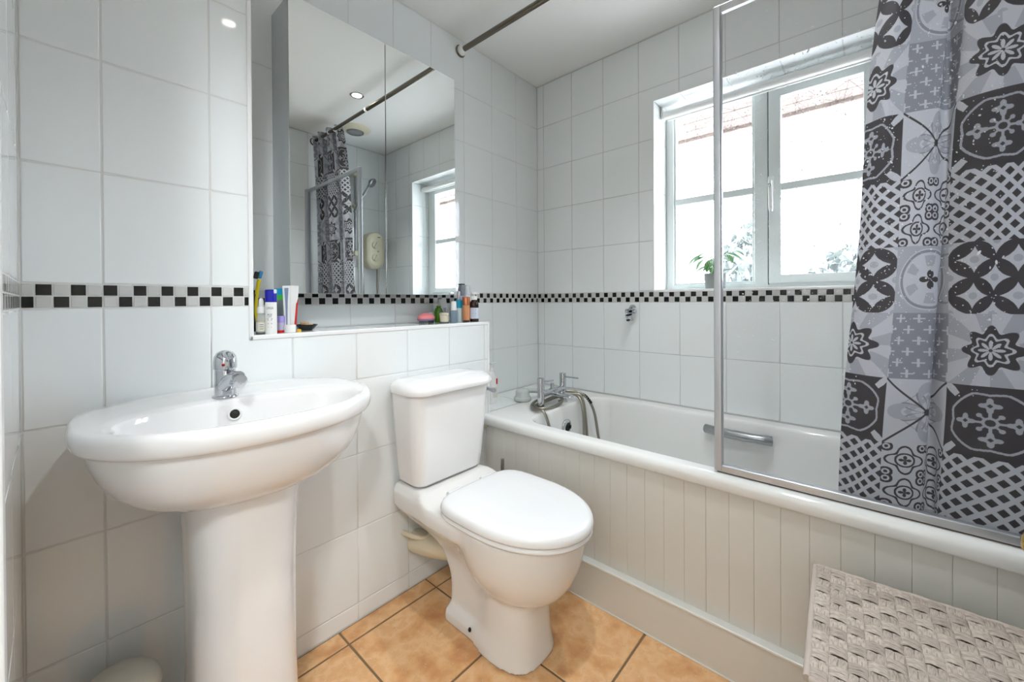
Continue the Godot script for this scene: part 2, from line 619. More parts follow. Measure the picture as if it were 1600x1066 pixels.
	block("door_leaf", Vector3(0.015, 0.01, 1.462), Vector3(0.80, 2.03, 1.498), M.paint, d, 0.003)
	var kn := part("knob", lathe([[0.0, 0.0], [0.007, 0.0005], [0.012, 0.0035], [0.0137, 0.0085], [0.0137, 0.0112], [0.0105, 0.017], [0.006, 0.0225], [0.0053, 0.028], [0.006, 0.0335], [0.014, 0.037], [0.014, 0.037], [0.0147, 0.042]], 28), M.brass, d, Vector3(0.755, 0.801, 1.4205), Basis(Vector3.RIGHT, PI / 2))
	kn.set_meta("label", "fluted brass door knob")


func build_hall() -> void:
	# the landing that the doorway opens on
	var h := structure("wall_hall", "plain painted landing beyond the doorway", "wall")
	block("plaster", Vector3(-1.42, -0.1, -0.6), Vector3(-1.30, CEIL, 2.6), M.paint, h)
	block("plaster", Vector3(-1.42, -0.1, -0.7), Vector3(-0.13, CEIL, -0.58), M.paint, h)
	block("plaster", Vector3(-1.42, -0.1, 2.5), Vector3(-0.13, CEIL, 2.62), M.paint, h)
	block("plaster", Vector3(-0.16, -0.1, -0.6), Vector3(-0.128, CEIL, 0.67), M.paint, h)
	block("plaster", Vector3(-0.16, -0.1, 1.52), Vector3(-0.128, CEIL, 2.5), M.paint, h)
	block("plaster", Vector3(-0.16, 2.07, 0.67), Vector3(-0.128, CEIL, 1.52), M.paint, h)
	var f := structure("floor_hall", "beige landing carpet", "floor")
	block("carpet", Vector3(-1.42, -0.1, -0.7), Vector3(-0.14, 0.0, 2.62), mat("carpet", Color(0.72, 0.68, 0.62), 0.95), f)
	var c := structure("ceiling_hall", "white landing ceiling", "ceiling")
	block("plaster", Vector3(-1.42, CEIL, -0.7), Vector3(-0.128, CEIL + 0.1, 2.62), M.paint, c)


func build_window() -> void:
	var w := structure("window_1", "white two-light window with frosted leaf-pattern panes above the bath", "window")
	var xa := 2.176
	var xb := 2.246
	var z0 := 0.489
	var z1 := 1.37
	var y0 := 1.122
	var y1 := 2.052
	for p in [[y0, z0, y1, 0.526], [y0, 1.325, y1, z1], [y0, 0.5, 1.150, 1.36], [2.017, 0.5, y1, 1.36], [1.14, 0.890, 2.03, 0.945]]:
		var lap := 0.0012 if p[3] - p[1] > 0.5 else (0.0006 if p[1] > 0.8 and p[1] < 0.9 else 0.0)
		block("frame", Vector3(xa + lap, p[0], p[1]), Vector3(xb - lap, p[2], p[3]), M.upvc, w, 0.004)
	# fixed light glazing bead and bar
	var f := Node3D.new()
	f.name = "fixed_light"
	w.add_child(f)
	for p in [[1.150, 0.526, 2.017, 0.536], [1.150, 0.880, 2.017, 0.890], [1.150, 0.53, 1.158, 0.885], [2.009, 0.53, 2.017, 0.885]]:
		block("bead", Vector3(xa + (0.0128 if p[3] - p[1] > 0.1 else 0.012), p[0], p[1]), Vector3(xa + 0.030, p[2], p[3]), M.upvc, f, 0.003)
	block("glazing_bar", Vector3(xa + 0.008, 1.558, 0.530), Vector3(xa + 0.030, 1.591, 0.886), M.upvc, f, 0.004)
	# opening casement, proud of the frame
	var c := Node3D.new()
	c.name = "casement"
	w.add_child(c)
	for p in [[1.143, 0.948, 2.012, 0.995], [1.143, 1.270, 2.012, 1.322], [1.143, 0.96, 1.182, 1.31], [1.966, 0.96, 2.012, 1.31]]:
		var lap2 := 0.0008 if p[3] - p[1] > 0.2 else 0.0
		block("sash", Vector3(xa - 0.008 + lap2, p[0] + lap2 * 0.5, p[1]), Vector3(xa + 0.030 - lap2, p[2] - lap2 * 0.5, p[3]), M.upvc, c, 0.004)
	block("gasket", Vector3(xa - 0.002, 1.139, 0.9445), Vector3(xa + 0.02, 2.016, 0.9485), M.gasket, c, 0.0005)
	block("glazing_bar", Vector3(xa + 0.004, 1.553, 0.99), Vector3(xa + 0.030, 1.586, 1.275), M.upvc, c, 0.004)
	# the leaf-patterned panes
	var gm := mat("leaf_glass", Color(1, 1, 1), 0.18)
	gm.albedo_texture = leaf_texture()
	gm.transparency = BaseMaterial3D.TRANSPARENCY_ALPHA
	for p in [[f, 0.528, 0.888, 1.15, 1.565], [f, 0.528, 0.888, 1.585, 2.015], [c, 0.99, 1.275, 1.175, 1.56], [c, 0.99, 1.275, 1.58, 1.975]]:
		var dz: float = p[2] - p[1]
		var dy: float = p[4] - p[3]
		var v := PackedVector3Array([Vector3(0, 0, 0), Vector3(0, 0, dz), Vector3(0, dy, dz), Vector3(0, dy, 0)])
		var uv := PackedVector2Array()
		for q in v:
			uv.append(Vector2(q.z + p[1], 1.0 - q.y * 1.0 + p[3]) / 0.42)
		var n := PackedVector3Array([Vector3.LEFT, Vector3.LEFT, Vector3.LEFT, Vector3.LEFT])
		part("pane", amesh(v, n, PackedInt32Array([0, 1, 2, 0, 2, 3]), uv), gm, p[0], Vector3(xa + 0.022, p[3], p[1]))
	# handle
	var h := part("handle", tube(smooth_path([Vector3(0, 0.035, 0), Vector3(-0.025, 0.03, 0), Vector3(-0.030, 0.0, 0.002), Vector3(-0.030, -0.105, 0.004)], 6), [0.007, 0.007, 0.007, 0.008, 0.008, 0.008, 0.008, 0.008, 0.008, 0.008, 0.008, 0.008, 0.0085, 0.009, 0.009, 0.009, 0.0095, 0.009, 0.007], 10), M.white_plastic, c, Vector3(xa - 0.008, 1.562, 0.958))
	part("base_plate", rbox(Vector3(0.012, 0.075, 0.022), 0.004), M.white_plastic, h, Vector3(-0.004, 0.02, 0))
	part("lock", cyl(0.006, 0.006, 0.001, 14), M.gasket, h, Vector3(-0.036, 0.012, 0.0), Basis(Vector3.BACK, PI / 2))
	# roller blind drawn right up
	var b := thing("roller_blind", "white roller blind rolled up in the head of the window", "blind", Vector3(2.118, 2.008, 0.0))
	part("roller", tube(PackedVector3Array([Vector3(0, 0, 0.502), Vector3(0, 0, 0.93), Vector3(0, 0, 1.356)]), 0.019, 18), M.white_plastic, b)
	part("bottom_bar", rbox(Vector3(0.012, 0.020, 0.83), 0.004), M.white_plastic, b, Vector3(0.014, -0.014, 0.93))
	for z in [0.497, 1.361]:
		part("bracket", rbox(Vector3(0.045, 0.060, 0.006), 0.002), M.white_plastic, b, Vector3(0, 0.01, z))
	part("chain", tube(smooth_path([Vector3(-0.012, -0.01, 1.352), Vector3(-0.018, -0.4, 1.350), Vector3(-0.03, -0.75, 1.350), Vector3(-0.012, -0.82, 1.352), Vector3(0.006, -0.75, 1.350), Vector3(0.010, -0.4, 1.350), Vector3(0.012, -0.01, 1.352)], 8), 0.0018, 6), M.trim, b)


func leaf_texture() -> ImageTexture:
	# etched maple-like leaves: clear glass with frosted veins and outlines
	var s := 512
	var im := Image.create(s, s, false, Image.FORMAT_RGBA8)
	var r := RandomNumberGenerator.new()
	r.seed = 11
	var leaves := []
	for k in 15:
		leaves.append([Vector2(r.randf(), r.randf()), r.randf_range(0.0, TAU), r.randf_range(0.13, 0.20)])
	for y in s:
		for x in s:
			var p := Vector2(x, y) / s
			var a := 0.10
			var tone := 0.82
			for l in leaves:
				var d: Vector2 = p - l[0]
				d -= d.round()
				var q: float = d.length() / l[2]
				if q > 1.0:
					continue
				var an: float = wrapf(d.angle() - l[1], -PI, PI)
				var lobe := cos(an * 3.5)
				var edge := 0.55 + 0.42 * absf(lobe)
				if q < edge:
					var vein := absf(sin(an * 3.5)) * q
					var side := absf(fposmod(q * 9.0 + absf(sin(an * 3.5)) * 4.0, 1.0) - 0.5)
					if vein < 0.05:
						a = 0.62
						tone = 0.62
					elif edge - q < 0.05:
						a = 0.5
						tone = 0.62
					elif side < 0.11:
						a = maxf(a, 0.40)
						tone = 0.72
					else:
						a = maxf(a, 0.16)
			im.set_pixel(x, y, Color(tone, tone * 1.01, tone * 1.03, a))
	return ImageTexture.create_from_image(im)


func build_outside() -> void:
	var e := structure("eaves_soffit", "pinkish timber soffit of the eaves outside the window", "soffit")
	var sm := mat("soffit", Color(0.58, 0.52, 0.49), 0.7)
	for k in 4:
		block("board", Vector3(2.31 + 0.12 * k, 2.115, -1.5), Vector3(2.425 + 0.12 * k, 2.135, 3.5), sm, e, 0.003)
	block("fascia", Vector3(2.785, 2.095, -1.5), Vector3(2.81, 2.27, 3.5), sm, e, 0.003)
	var lawn := structure("ground_outside", "pale paved garden below the window", "ground")
	block("paving", Vector3(2.4, -2.9, -12), Vector3(24, -2.6, 14), mat("paving", Color(0.90, 0.89, 0.87), 0.9), lawn, 0.01)
	var lm := mat("garden_leaf", Color(0.50, 0.53, 0.51), 0.7)
	var tm := mat("bark", Color(0.5, 0.44, 0.4), 0.9)
	for k in 4:
		var at := Vector3([6.0, 6.1, 6.0, 6.4][k], -2.6, [-1.12, 0.02, 1.05, 2.2][k])
		var h: float = [4.45, 4.75, 4.35, 4.4][k]
		var o := thing("garden_tree", ["pale bushy tree outside behind the small potted plant", "tall pale tree outside the fixed pane", "low pale tree outside the opening casement", "pale tree outside beyond the shower curtain"][k], "tree", at)
		part("trunk", tube(smooth_path([Vector3(0, 0, 0), Vector3(0.03, h * 0.4, 0.02), Vector3(0, h * 0.8, 0)], 4), 0.09, 10), tm, o)
		var v := PackedVector3Array()
		var st := SurfaceTool.new()
		st.begin(Mesh.PRIMITIVE_TRIANGLES)
		var r := RandomNumberGenerator.new()
		r.seed = 90 + k
		for q in 700:
			var d := Vector3(r.randfn(), r.randfn(), r.randfn()).normalized() * pow(r.randf(), 0.25)
			var c := Vector3(0, h * 0.76, 0) + d * Vector3(0.42, h * 0.22, 0.42)
			var bs := Basis.from_euler(Vector3(r.randf() * TAU, r.randf() * TAU, r.randf() * TAU)).scaled(Vector3.ONE * r.randf_range(0.07, 0.13))
			var lf := [Vector3(0, 0, -1), Vector3(0.5, 0.08, -0.2), Vector3(0, 0, 1), Vector3(-0.5, 0.08, -0.2)]
			for ix in [0, 1, 2, 0, 2, 3]:
				st.add_vertex(c + bs * lf[ix])
		st.generate_normals()
		part("crown", st.commit(), lm, o)


func build_lights() -> void:
	const LANDING_FILL := 1.7  # strength of the added fill lamp beyond the doorway
	const SPOT := 1.1
	var glow := mat("lamp_glow", Color(1, 1, 1), 0.3)
	glow.emission_enabled = true
	glow.emission = Color(1.0, 0.97, 0.92)
	glow.emission_energy_multiplier = 20.0
	for k in 2:
		var at := Vector3([0.600, 1.328][k], CEIL, [0.945, 0.967][k])
		var o := thing("ceiling_downlight", ["chrome recessed ceiling spotlight above the basin side of the room", "chrome recessed ceiling spotlight seen in the mirror beside the curtain rod"][k], "downlight", at)
		part("bezel", lathe([[0.030, 0.004], [0.032, -0.003], [0.040, -0.004], [0.0435, -0.001], [0.0435, 0.004]], 32), M.chrome_satin, o)
		part("lamp_lens", lathe([[0.0, -0.001], [0.029, -0.001], [0.0295, 0.003]], 28), glow, o)
		var l := SpotLight3D.new()
		l.name = "lamp_light"
		l.light_color = Color(0.97, 0.99, 1.0)
		l.light_energy = SPOT
		l.light_size = 0.03
		l.spot_range = 8.0
		l.spot_attenuation = 2.0
		l.spot_angle = 58.0
		l.spot_angle_attenuation = 1.0
		l.shadow_enabled = true
		o.add_child(l)
		l.position = Vector3(0, -0.012, 0)
		l.rotation.x = -PI / 2
	# added fill lamp, out of view on the landing, brightens pedestal and toilet
	var gb := thing("added_fill_lamp", "added unseen globe lamp on the landing that fills light onto basin and toilet", "lamp", Vector3(-0.42, CEIL, 1.75))
	part("lamp_holder", cyl(0.05, 0.03, 0.004, 24), M.white_plastic, gb, Vector3(0, -0.03, 0))
	var og := mat("fill_lamp_glow", Color(1, 1, 1), 0.3)
	og.emission_enabled = true
	og.emission = Color(1.0, 0.98, 0.95)
	og.emission_energy_multiplier = 3.0
	part("fill_globe_lamp", lathe([[0.0, -0.25], [0.045, -0.243], [0.085, -0.215], [0.108, -0.17], [0.112, -0.13], [0.100, -0.085], [0.070, -0.045], [0.045, -0.03]], 32), og, gb)
	var ol := OmniLight3D.new()
	ol.name = "lamp_light"
	ol.light_color = Color(0.97, 0.99, 1.0)
	ol.light_energy = LANDING_FILL
	ol.light_size = 0.1
	ol.omni_range = 8.0
	ol.omni_attenuation = 2.0
	ol.shadow_enabled = true
	gb.add_child(ol)
	ol.position = Vector3(0, -0.14, 0)
	# extractor with a ring grille
	var v := thing("ceiling_extractor", "round white ceiling extractor fan with a dark ring", "extractor", Vector3(1.567, CEIL, 1.452))
	part("plate", lathe([[0.062, -0.024], [0.07, -0.024], [0.104, -0.010], [0.112, -0.004], [0.112, 0.0]], 40), M.cream_plastic, v)
	part("ring", lathe([[0.043, -0.030], [0.048, -0.033], [0.060, -0.031], [0.063, -0.024], [0.046, -0.022]], 36), M.chrome_satin, v)
	part("cover_disc", lathe([[0.0, -0.030], [0.042, -0.029], [0.044, -0.024]], 32), M.white_plastic, v)


# =====================================================================  bath, screen, curtain
func build_bath() -> void:
	var b := thing("bathtub", "white acrylic bath along the window wall with chrome overflow and grab bar", "bathtub")
	var rings := []
	var nc := 10
	var ns := 8
	# [x0, x1, z0, z1, corner, y]
	for p in [[1.312, 2.009, -0.014, 1.770, 0.004, 0.524], [1.306, 2.010, -0.016, 1.771, 0.005, 0.530], [1.304, 2.011, -0.016, 1.772, 0.006, 0.548], [1.307, 2.011, -0.015, 1.772, 0.007, 0.560], [1.316, 2.011, -0.012, 1.772, 0.008, 0.5665], [1.330, 2.011, -0.006, 1.772, 0.012, RIM],
			[1.360, 1.950, 0.182, 1.690, 0.095, RIM], [1.367, 1.945, 0.187, 1.685, 0.095, 0.5655], [1.374, 1.940, 0.192, 1.680, 0.095, 0.556], [1.382, 1.936, 0.196, 1.672, 0.095, 0.53], [1.400, 1.925, 0.203, 1.63, 0.10, 0.40], [1.418, 1.912, 0.212, 1.56, 0.11, 0.28], [1.440, 1.892, 0.235, 1.50, 0.13, 0.215], [1.475, 1.862, 0.275, 1.43, 0.13, 0.19], [1.55, 1.78, 0.40, 1.30, 0.10, 0.182]]:
		rings.append(rrect(p[0], p[1], p[2], p[3], p[4], p[5], nc, ns))
	part("tub", loft(rings, false, true, false), M.acrylic, b)
	# overflow on the tap end
	var o := part("overflow", lathe([[0.0, 0.010], [0.012, 0.012], [0.030, 0.010], [0.0355, 0.005], [0.036, 0.0]], 28), M.chrome, b, Vector3(1.668, 0.470, 0.199), Basis(Vector3.RIGHT, PI / 2 + 0.06))
	part("overflow_grille", lathe([[0.0, 0.004], [0.018, 0.003], [0.024, 0.0]], 24), M.rubber_black, o, Vector3(0, 0.010, 0))
	part("plug_hook", rbox(Vector3(0.012, 0.006, 0.016), 0.002), M.rubber_black, o, Vector3(0.012, 0.016, 0))
	# grab bar on the far side
	var g := part("grab_bar", tube(smooth_path([Vector3(1.915, 0.517, 0.755), Vector3(1.902, 0.517, 0.80), Vector3(1.899, 0.516, 0.88), Vector3(1.902, 0.516, 0.955), Vector3(1.915, 0.515, 1.0)], 6), 0.0185, 16), M.chrome_satin, b)
	part("grab_bar_bracket", rbox(Vector3(0.045, 0.018, 0.045), 0.005), M.chrome, g, Vector3(1.923, 0.517, 0.885))
	for z in [0.77, 0.985]:
		part("grab_bar_end", rbox(Vector3(0.035, 0.026, 0.024), 0.008), M.chrome_satin, g, Vector3(1.924, 0.516, z))
	part("end_clip", rbox(Vector3(0.012, 0.045, 0.016), 0.002), M.cream_plastic, b, Vector3(1.318, 0.535, -0.004 + 0.012))
	# panel
	var p := thing("bath_surround", "off-white tongue and groove bath panel above a plain plinth", "bath panel")
	var z := -0.012
	while z < 1.76:
		var z2 := minf(z + 0.0625, 1.770)
		block("board", Vector3(1.325, 0.135, z + 0.0001), Vector3(1.343, 0.545, z2 - 0.0001), M.panel_paint, p, 0.0013)
		z = z2
	block("backing", Vector3(1.338, 0.0, -0.012), Vector3(1.352, 0.545, 1.77), M.panel_paint, p, 0.001)
	block("plinth", Vector3(1.300, 0.0, -0.012), Vector3(1.318, 0.135, 1.77), M.panel_paint, p, 0.002)
	block("cap_strip", Vector3(1.297, 0.135, -0.012), Vector3(1.327, 0.143, 1.77), M.strip_white, p, 0.002)
	block("sealant", Vector3(1.2965, 0.0, -0.012), Vector3(1.301, 0.004, 1.77), M.strip_white, p, 0.001)


func build_screen() -> void:
	var s := thing("shower_screen", "framed glass shower screen on the bath rim, spotted with dried water", "shower screen")
	var x := 1.338
	block("post", Vector3(x - 0.012, 0.572, 0.948), Vector3(x + 0.012, 1.925, 0.970), M.alu, s, 0.005)
	block("top_rail", Vector3(x - 0.009, 1.903, 0.965), Vector3(x + 0.009, 1.925, 1.745), M.alu, s, 0.003)
	block("bottom_rail", Vector3(x - 0.010, 0.572, 0.965), Vector3(x + 0.010, 0.592, 1.745), M.alu, s, 0.003)
	block("seal", Vector3(x - 0.004, 0.5665, 0.955), Vector3(x + 0.006, 0.573, 1.74), mat("seal", Color(0.42, 0.33, 0.27), 0.6), s, 0.001)
	block("wall_channel", Vector3(x - 0.014, 0.570, 1.740), Vector3(x + 0.014, 1.93, 1.775), M.alu, s, 0.003)
	var v := PackedVector3Array([Vector3(x, 0.585, 0.965), Vector3(x, 0.585, 1.745), Vector3(x, 1.908, 1.745), Vector3(x, 1.908, 0.965)])
	var n := PackedVector3Array([Vector3.LEFT, Vector3.LEFT, Vector3.LEFT, Vector3.LEFT])
	part("glass_pane", amesh(v, n, PackedInt32Array([0, 1, 2, 0, 2, 3])), M.screen_glass, s)
	# dried drops
	var mm := MultiMesh.new()
	mm.transform_format = MultiMesh.TRANSFORM_3D
	var sp := SphereMesh.new()
	sp.radius = 1.0
	sp.height = 2.0
	sp.radial_segments = 8
	sp.rings = 4
	mm.mesh = sp
	var spots := []
	var r := RandomNumberGenerator.new()
	r.seed = 5
	var fn := FastNoiseLite.new()
	fn.seed = 4
	fn.frequency = 7.0
	while spots.size() < 2400:
		var y := r.randf_range(0.80, 1.90)
		var z := r.randf_range(0.972, 1.50)
		var want := 0.15 + 0.9 * maxf(0.0, fn.get_noise_2d(z, y) + 0.25) + (0.5 if y > 1.02 and y < 1.75 else -0.1)
		if y < 0.86 or r.randf() > want:
			continue
		var k := r.randf_range(0.0006, 0.0014) * (1.7 if r.randf() < 0.12 else 1.0)
		var long := 1.0 + (r.randf() * 1.6 if r.randf() < 0.25 else 0.0)
		spots.append(Transform3D(Basis(Vector3.RIGHT, r.randf_range(-0.5, 0.5)).scaled_local(Vector3(k * 0.5, k * long, k)), Vector3(x + 0.0006, y, z)))
	mm.instance_count = spots.size()
	for i in spots.size():
		mm.set_instance_transform(i, spots[i])
	var o := MultiMeshInstance3D.new()
	o.name = "water_spots"
	o.multimesh = mm
	o.material_override = M.water_drop
	o.set_meta("kind", "stuff")
	s.add_child(o, true)


func motif(kind: int, s: int) -> Image:
	# one printed patch of the curtain
	var im := Image.create(s, s, false, Image.FORMAT_RGB8)
	var white := Color(0.80, 0.80, 0.815)
	var pale := Color(0.70, 0.70, 0.72)
	var mid := Color(0.58, 0.58, 0.60)
	var dark := Color(0.31, 0.295, 0.30)
	for y in s:
		for x in s:
			var p := Vector2((x + 0.5) / s, (y + 0.5) / s)
			var c := p - Vector2(0.5, 0.5)
			var q := c.abs()
			var a := c.angle()
			var l := c.length()
			var col := white
			match kind:
				0:  # interlaced circles: dark petals round white four-pointed stars
					var g := Vector2(fposmod(p.x * 2.0, 1.0), fposmod(p.y * 2.0, 1.0))
					var corner := INF
					for o in [Vector2(0, 0), Vector2(1, 0), Vector2(0, 1), Vector2(1, 1)]:
						corner = minf(corner, g.distance_to(o))
					var middle := g.distance_to(Vector2(0.5, 0.5))
					if middle < 0.515 and corner < 0.515:
						col = dark
					elif minf(middle, corner) < 0.10:
						col = pale
				1:  # star flower in a pale rosette
					col = pale if fposmod(a / TAU * 8.0 + 0.5, 1.0) < 0.5 and l > 0.27 else white
					if l < 0.24 + 0.06 * cos(a * 8.0) + 0.05:
						col = mid if l > 0.25 else dark
					if l < 0.29 + 0.05 * cos(a * 8.0):
						col = dark
					if l < 0.20 + 0.03 * cos(a * 8.0):
						col = white
					if l < 0.165 + 0.03 * cos(a * 8.0):
						col = dark
					if l < 0.13 * absf(cos(a * 4.0)) + 0.01:
						col = white
					if l < 0.02:
						col = dark
				2:  # medallion with four blossoms
					col = dark
					var m := 0.40 + 0.035 * absf(sin(a * 2.0)) - 0.02 * absf(cos(a * 4.0))
					if absf(l - m) < 0.016:
						col = pale
					for k in 4:
						var d := Vector2.from_angle(TAU * k / 4.0)
						var b := c - d * 0.235
						var bl := b.length()
						if bl < 0.080 + 0.028 * cos(b.angle() * 4.0):
							col = pale
						if absf(b.x) + absf(b.y) < 0.028:
							col = dark
						if absf(c.cross(d)) < 0.016 and c.dot(d) > 0.06 and c.dot(d) < 0.17:
							col = pale
						var d2 := Vector2.from_angle(TAU * (k + 0.5) / 4.0)
						var e := c - d2 * 0.135
						if e.length() < 0.030 or (absf(c.cross(d2)) < 0.014 and c.dot(d2) > 0.05 and c.dot(d2) < 0.13):
							col = pale
						var f := c - d2 * 0.60
						if absf(f.cross(d2)) < 0.05 - 0.2 * absf(f.dot(d2)) * 0.5 and absf(f.dot(d2)) < 0.10:
							col = white
					if absf(l - 0.062) < 0.016:
						col = pale
				3:  # diamond lattice
					var g := Vector2(fposmod((p.x + p.y) * 5.0, 1.0), fposmod((p.x - p.y) * 5.0, 1.0)) - Vector2(0.5, 0.5)
					if maxf(absf(g.x), absf(g.y)) < 0.30:
						col = dark
				4:  # large pale circles with a dark leaf
					col = pale
					if l < 0.46:
						col = white
					if absf(l - 0.42) < 0.02 or absf(c.distance_to(Vector2(0.5, 0.0)) - 0.35) < 0.018:
						col = mid
					if absf(fposmod(a / TAU * 6.0, 1.0) - 0.5) < 0.22 and l > 0.20 and l < 0.36:
						col = pale
					if l < 0.12 * absf(cos(a * 2.0)) + 0.02:
						col = dark
				5:  # rows of white crosses on grey
					col = mid
					var row := floorf(p.y * 6.0)
					var g := Vector2(fposmod(p.x * 4.0 + 0.5 * fposmod(row, 2.0), 1.0) - 0.5, fposmod(p.y * 6.0, 1.0) - 0.5)
					if (absf(g.x) < 0.06 and absf(g.y) < 0.36) or (absf(g.y) < 0.07 and absf(g.x) < 0.30):
						col = white
				6:  # diagonal bars over diamonds and soft leaves
					col = white
					var dd := q.x + q.y
					if fposmod(dd * 5.0, 1.0) < 0.4 and dd < 0.42:
						col = pale
					if absf(sin(a * 4.0)) * 0.25 + 0.2 > l and absf(l - 0.3 * absf(sin(a * 4.0))) < 0.03:
						col = mid
					if l < 0.46 * absf(cos(a * 2.0)) and l > 0.30 * absf(cos(a * 2.0)):
						col = pale
					if absf(q.x - q.y) < 0.018:
						col = dark
					if l < 0.05:
						col = dark
				7:  # scrolls: dark tracery round small clovers
					col = white
					var g := (Vector2(fposmod(p.x * 2.0, 1.0), fposmod(p.y * 2.0, 1.0)) - Vector2(0.5, 0.5))
					var ga := g.angle()
					var gl := g.length()
					if gl < 0.13 * absf(cos(ga * 2.0)) + 0.01:
						col = dark
					if absf(gl - 0.20) < 0.022:
						col = dark
					if absf(gl - (0.34 + 0.08 * cos(ga * 4.0))) < 0.028:
						col = dark
					for k in 4:
						var d := Vector2.from_angle(TAU * (k + 0.5) / 4.0) * 0.56
						var e := g - d
						if absf(e.length() - 0.12) < 0.03 or e.length() < 0.045:
							col = dark
			im.set_pixel(x, y, col)
	return im


func build_curtain() -> void:
	var rod := thing("curtain_rod", "dark bronze telescopic shower curtain rod below the ceiling", "curtain rod", Vector3(1.395, 2.312, 0))
	part("outer_tube", tube(PackedVector3Array([Vector3(0, 0, RZ + 0.03), Vector3(0, 0, 0.4), Vector3(0, 0, 0.98)]), 0.0130, 18), M.rod_metal, rod)
	part("inner_tube", tube(PackedVector3Array([Vector3(0, 0, 0.97), Vector3(0, 0, 1.3), Vector3(0, 0, BZ - 0.03)]), 0.0112, 18), M.rod_metal, rod)
	part("collar", tube(PackedVector3Array([Vector3(0, 0, 0.965), Vector3(0, 0, 0.975), Vector3(0, 0, 0.985)]), 0.0138, 18), M.white_plastic, rod)
	for e in 2:
		var z: float = [RZ, BZ][e]
		var d: float = [1.0, -1.0][e]
		var f := part("end_flange", lathe([[0.0, 0.0], [0.029, 0.0], [0.030, 0.004], [0.026, 0.010], [0.026, 0.010], [0.022, 0.010]], 28), M.rod_metal, rod, Vector3(0, 0, z), Basis(Vector3.RIGHT, d * PI / 2))
		part("rubber_cap", lathe([[0.024, 0.008], [0.024, 0.022], [0.021, 0.026], [0.0135, 0.034]], 24), M.white_plastic, f)
	# printed cloth
	var s := 192
	var sheet := Image.create(s * 2, s * 4, false, Image.FORMAT_RGB8)
	for k in 8:
		sheet.blit_rect(motif(k, s), Rect2i(0, 0, s, s), Vector2i(s * (k / 4), s * (k % 4)))
	var m := mat("curtain_print", Color(1, 1, 1), 0.55)
	m.albedo_texture = ImageTexture.create_from_image(sheet)
	m.backlight_enabled = true
	m.backlight = Color(0.98, 0.98, 1.0)
	var c := thing("shower_curtain", "grey and white patchwork print shower curtain bunched inside the screen", "curtain")
	# plan of the folds (x, z) near the top, and at the hem
	var top := [Vector2(1.435, 1.395), Vector2(1.395, 1.420), Vector2(1.410, 1.450), Vector2(1.440, 1.470), Vector2(1.450, 1.485), Vector2(1.400, 1.495), Vector2(1.380, 1.525), Vector2(1.390, 1.565), Vector2(1.440, 1.580), Vector2(1.445, 1.600), Vector2(1.385, 1.612), Vector2(1.375, 1.650), Vector2(1.430, 1.665), Vector2(1.435, 1.690), Vector2(1.375, 1.735)]
	var low := [Vector2(1.470, 1.222), Vector2(1.442, 1.262), Vector2(1.438, 1.322), Vector2(1.458, 1.382), Vector2(1.492, 1.400), Vector2(1.450, 1.413), Vector2(1.430, 1.480), Vector2(1.440, 1.560), Vector2(1.500, 1.590), Vector2(1.510, 1.610), Vector2(1.440, 1.625), Vector2(1.420, 1.675), Vector2(1.460, 1.695), Vector2(1.470, 1.715), Vector2(1.410, 1.738)]
	var nu := 14 * 10
	var nv := 60
	var v := PackedVector3Array()
	var uv := PackedVector2Array()
	var t := PackedInt32Array()
	var width := 0.0
	var us := [0.0]
	for i in range(1, nu + 1):
		us.append(us[-1] + along(low, float(i) / 10).distance_to(along(low, float(i - 1) / 10)))
	for j in nv + 1:
		var h := float(j) / nv
		var y := lerpf(2.345, 0.46, h)
		var bl := pow(h, 0.55)
		for i in nu + 1:
			var p := along(top, float(i) / 10).lerp(along(low, float(i) / 10), bl)
			p += Vector2(0.006 * sin(h * 9.0 + i * 0.21), 0.004 * sin(h * 13.0 + i * 0.33))
			v.append(Vector3(maxf(p.x, 1.362), y, p.y))
			uv.append(Vector2((us[i] - us[50]) / 0.326, (1.20 - y) / 0.652))
	for j in nv:
		for i in nu:
			var a := j * (nu + 1) + i
			t.append_array(PackedInt32Array([a, a + 1, a + nu + 2, a, a + nu + 2, a + nu + 1]))
	part("cloth", smooth(v, t, uv, false), m, c)
	for i in [8, 35, 52, 75, 95, 115, 132]:
		var p := along(top, float(i) / 10)
		var q := along(top, float(i + 1) / 10)
		var n := Vector3(-(q.y - p.y), 0, q.x - p.x).normalized()
		var x := Vector3.UP.cross(n).normalized()
		part("eyelet", lathe([[0.012, 0.002], [0.015, 0.0035], [0.020, 0.002], [0.021, -0.001], [0.012, -0.001]], 18), M.white_plastic, c, Vector3(p.x, 2.312, p.y), Basis(x, n, x.cross(n)))


func along(pts: Array, s: float) -> Vector2:
	var i := mini(int(s), pts.size() - 2)
	var p0: Vector2 = pts[maxi(i - 1, 0)]
	var p3: Vector2 = pts[mini(i + 2, pts.size() - 1)]
	return pts[i].cubic_interpolate(pts[i + 1], p0, p3, s - i)


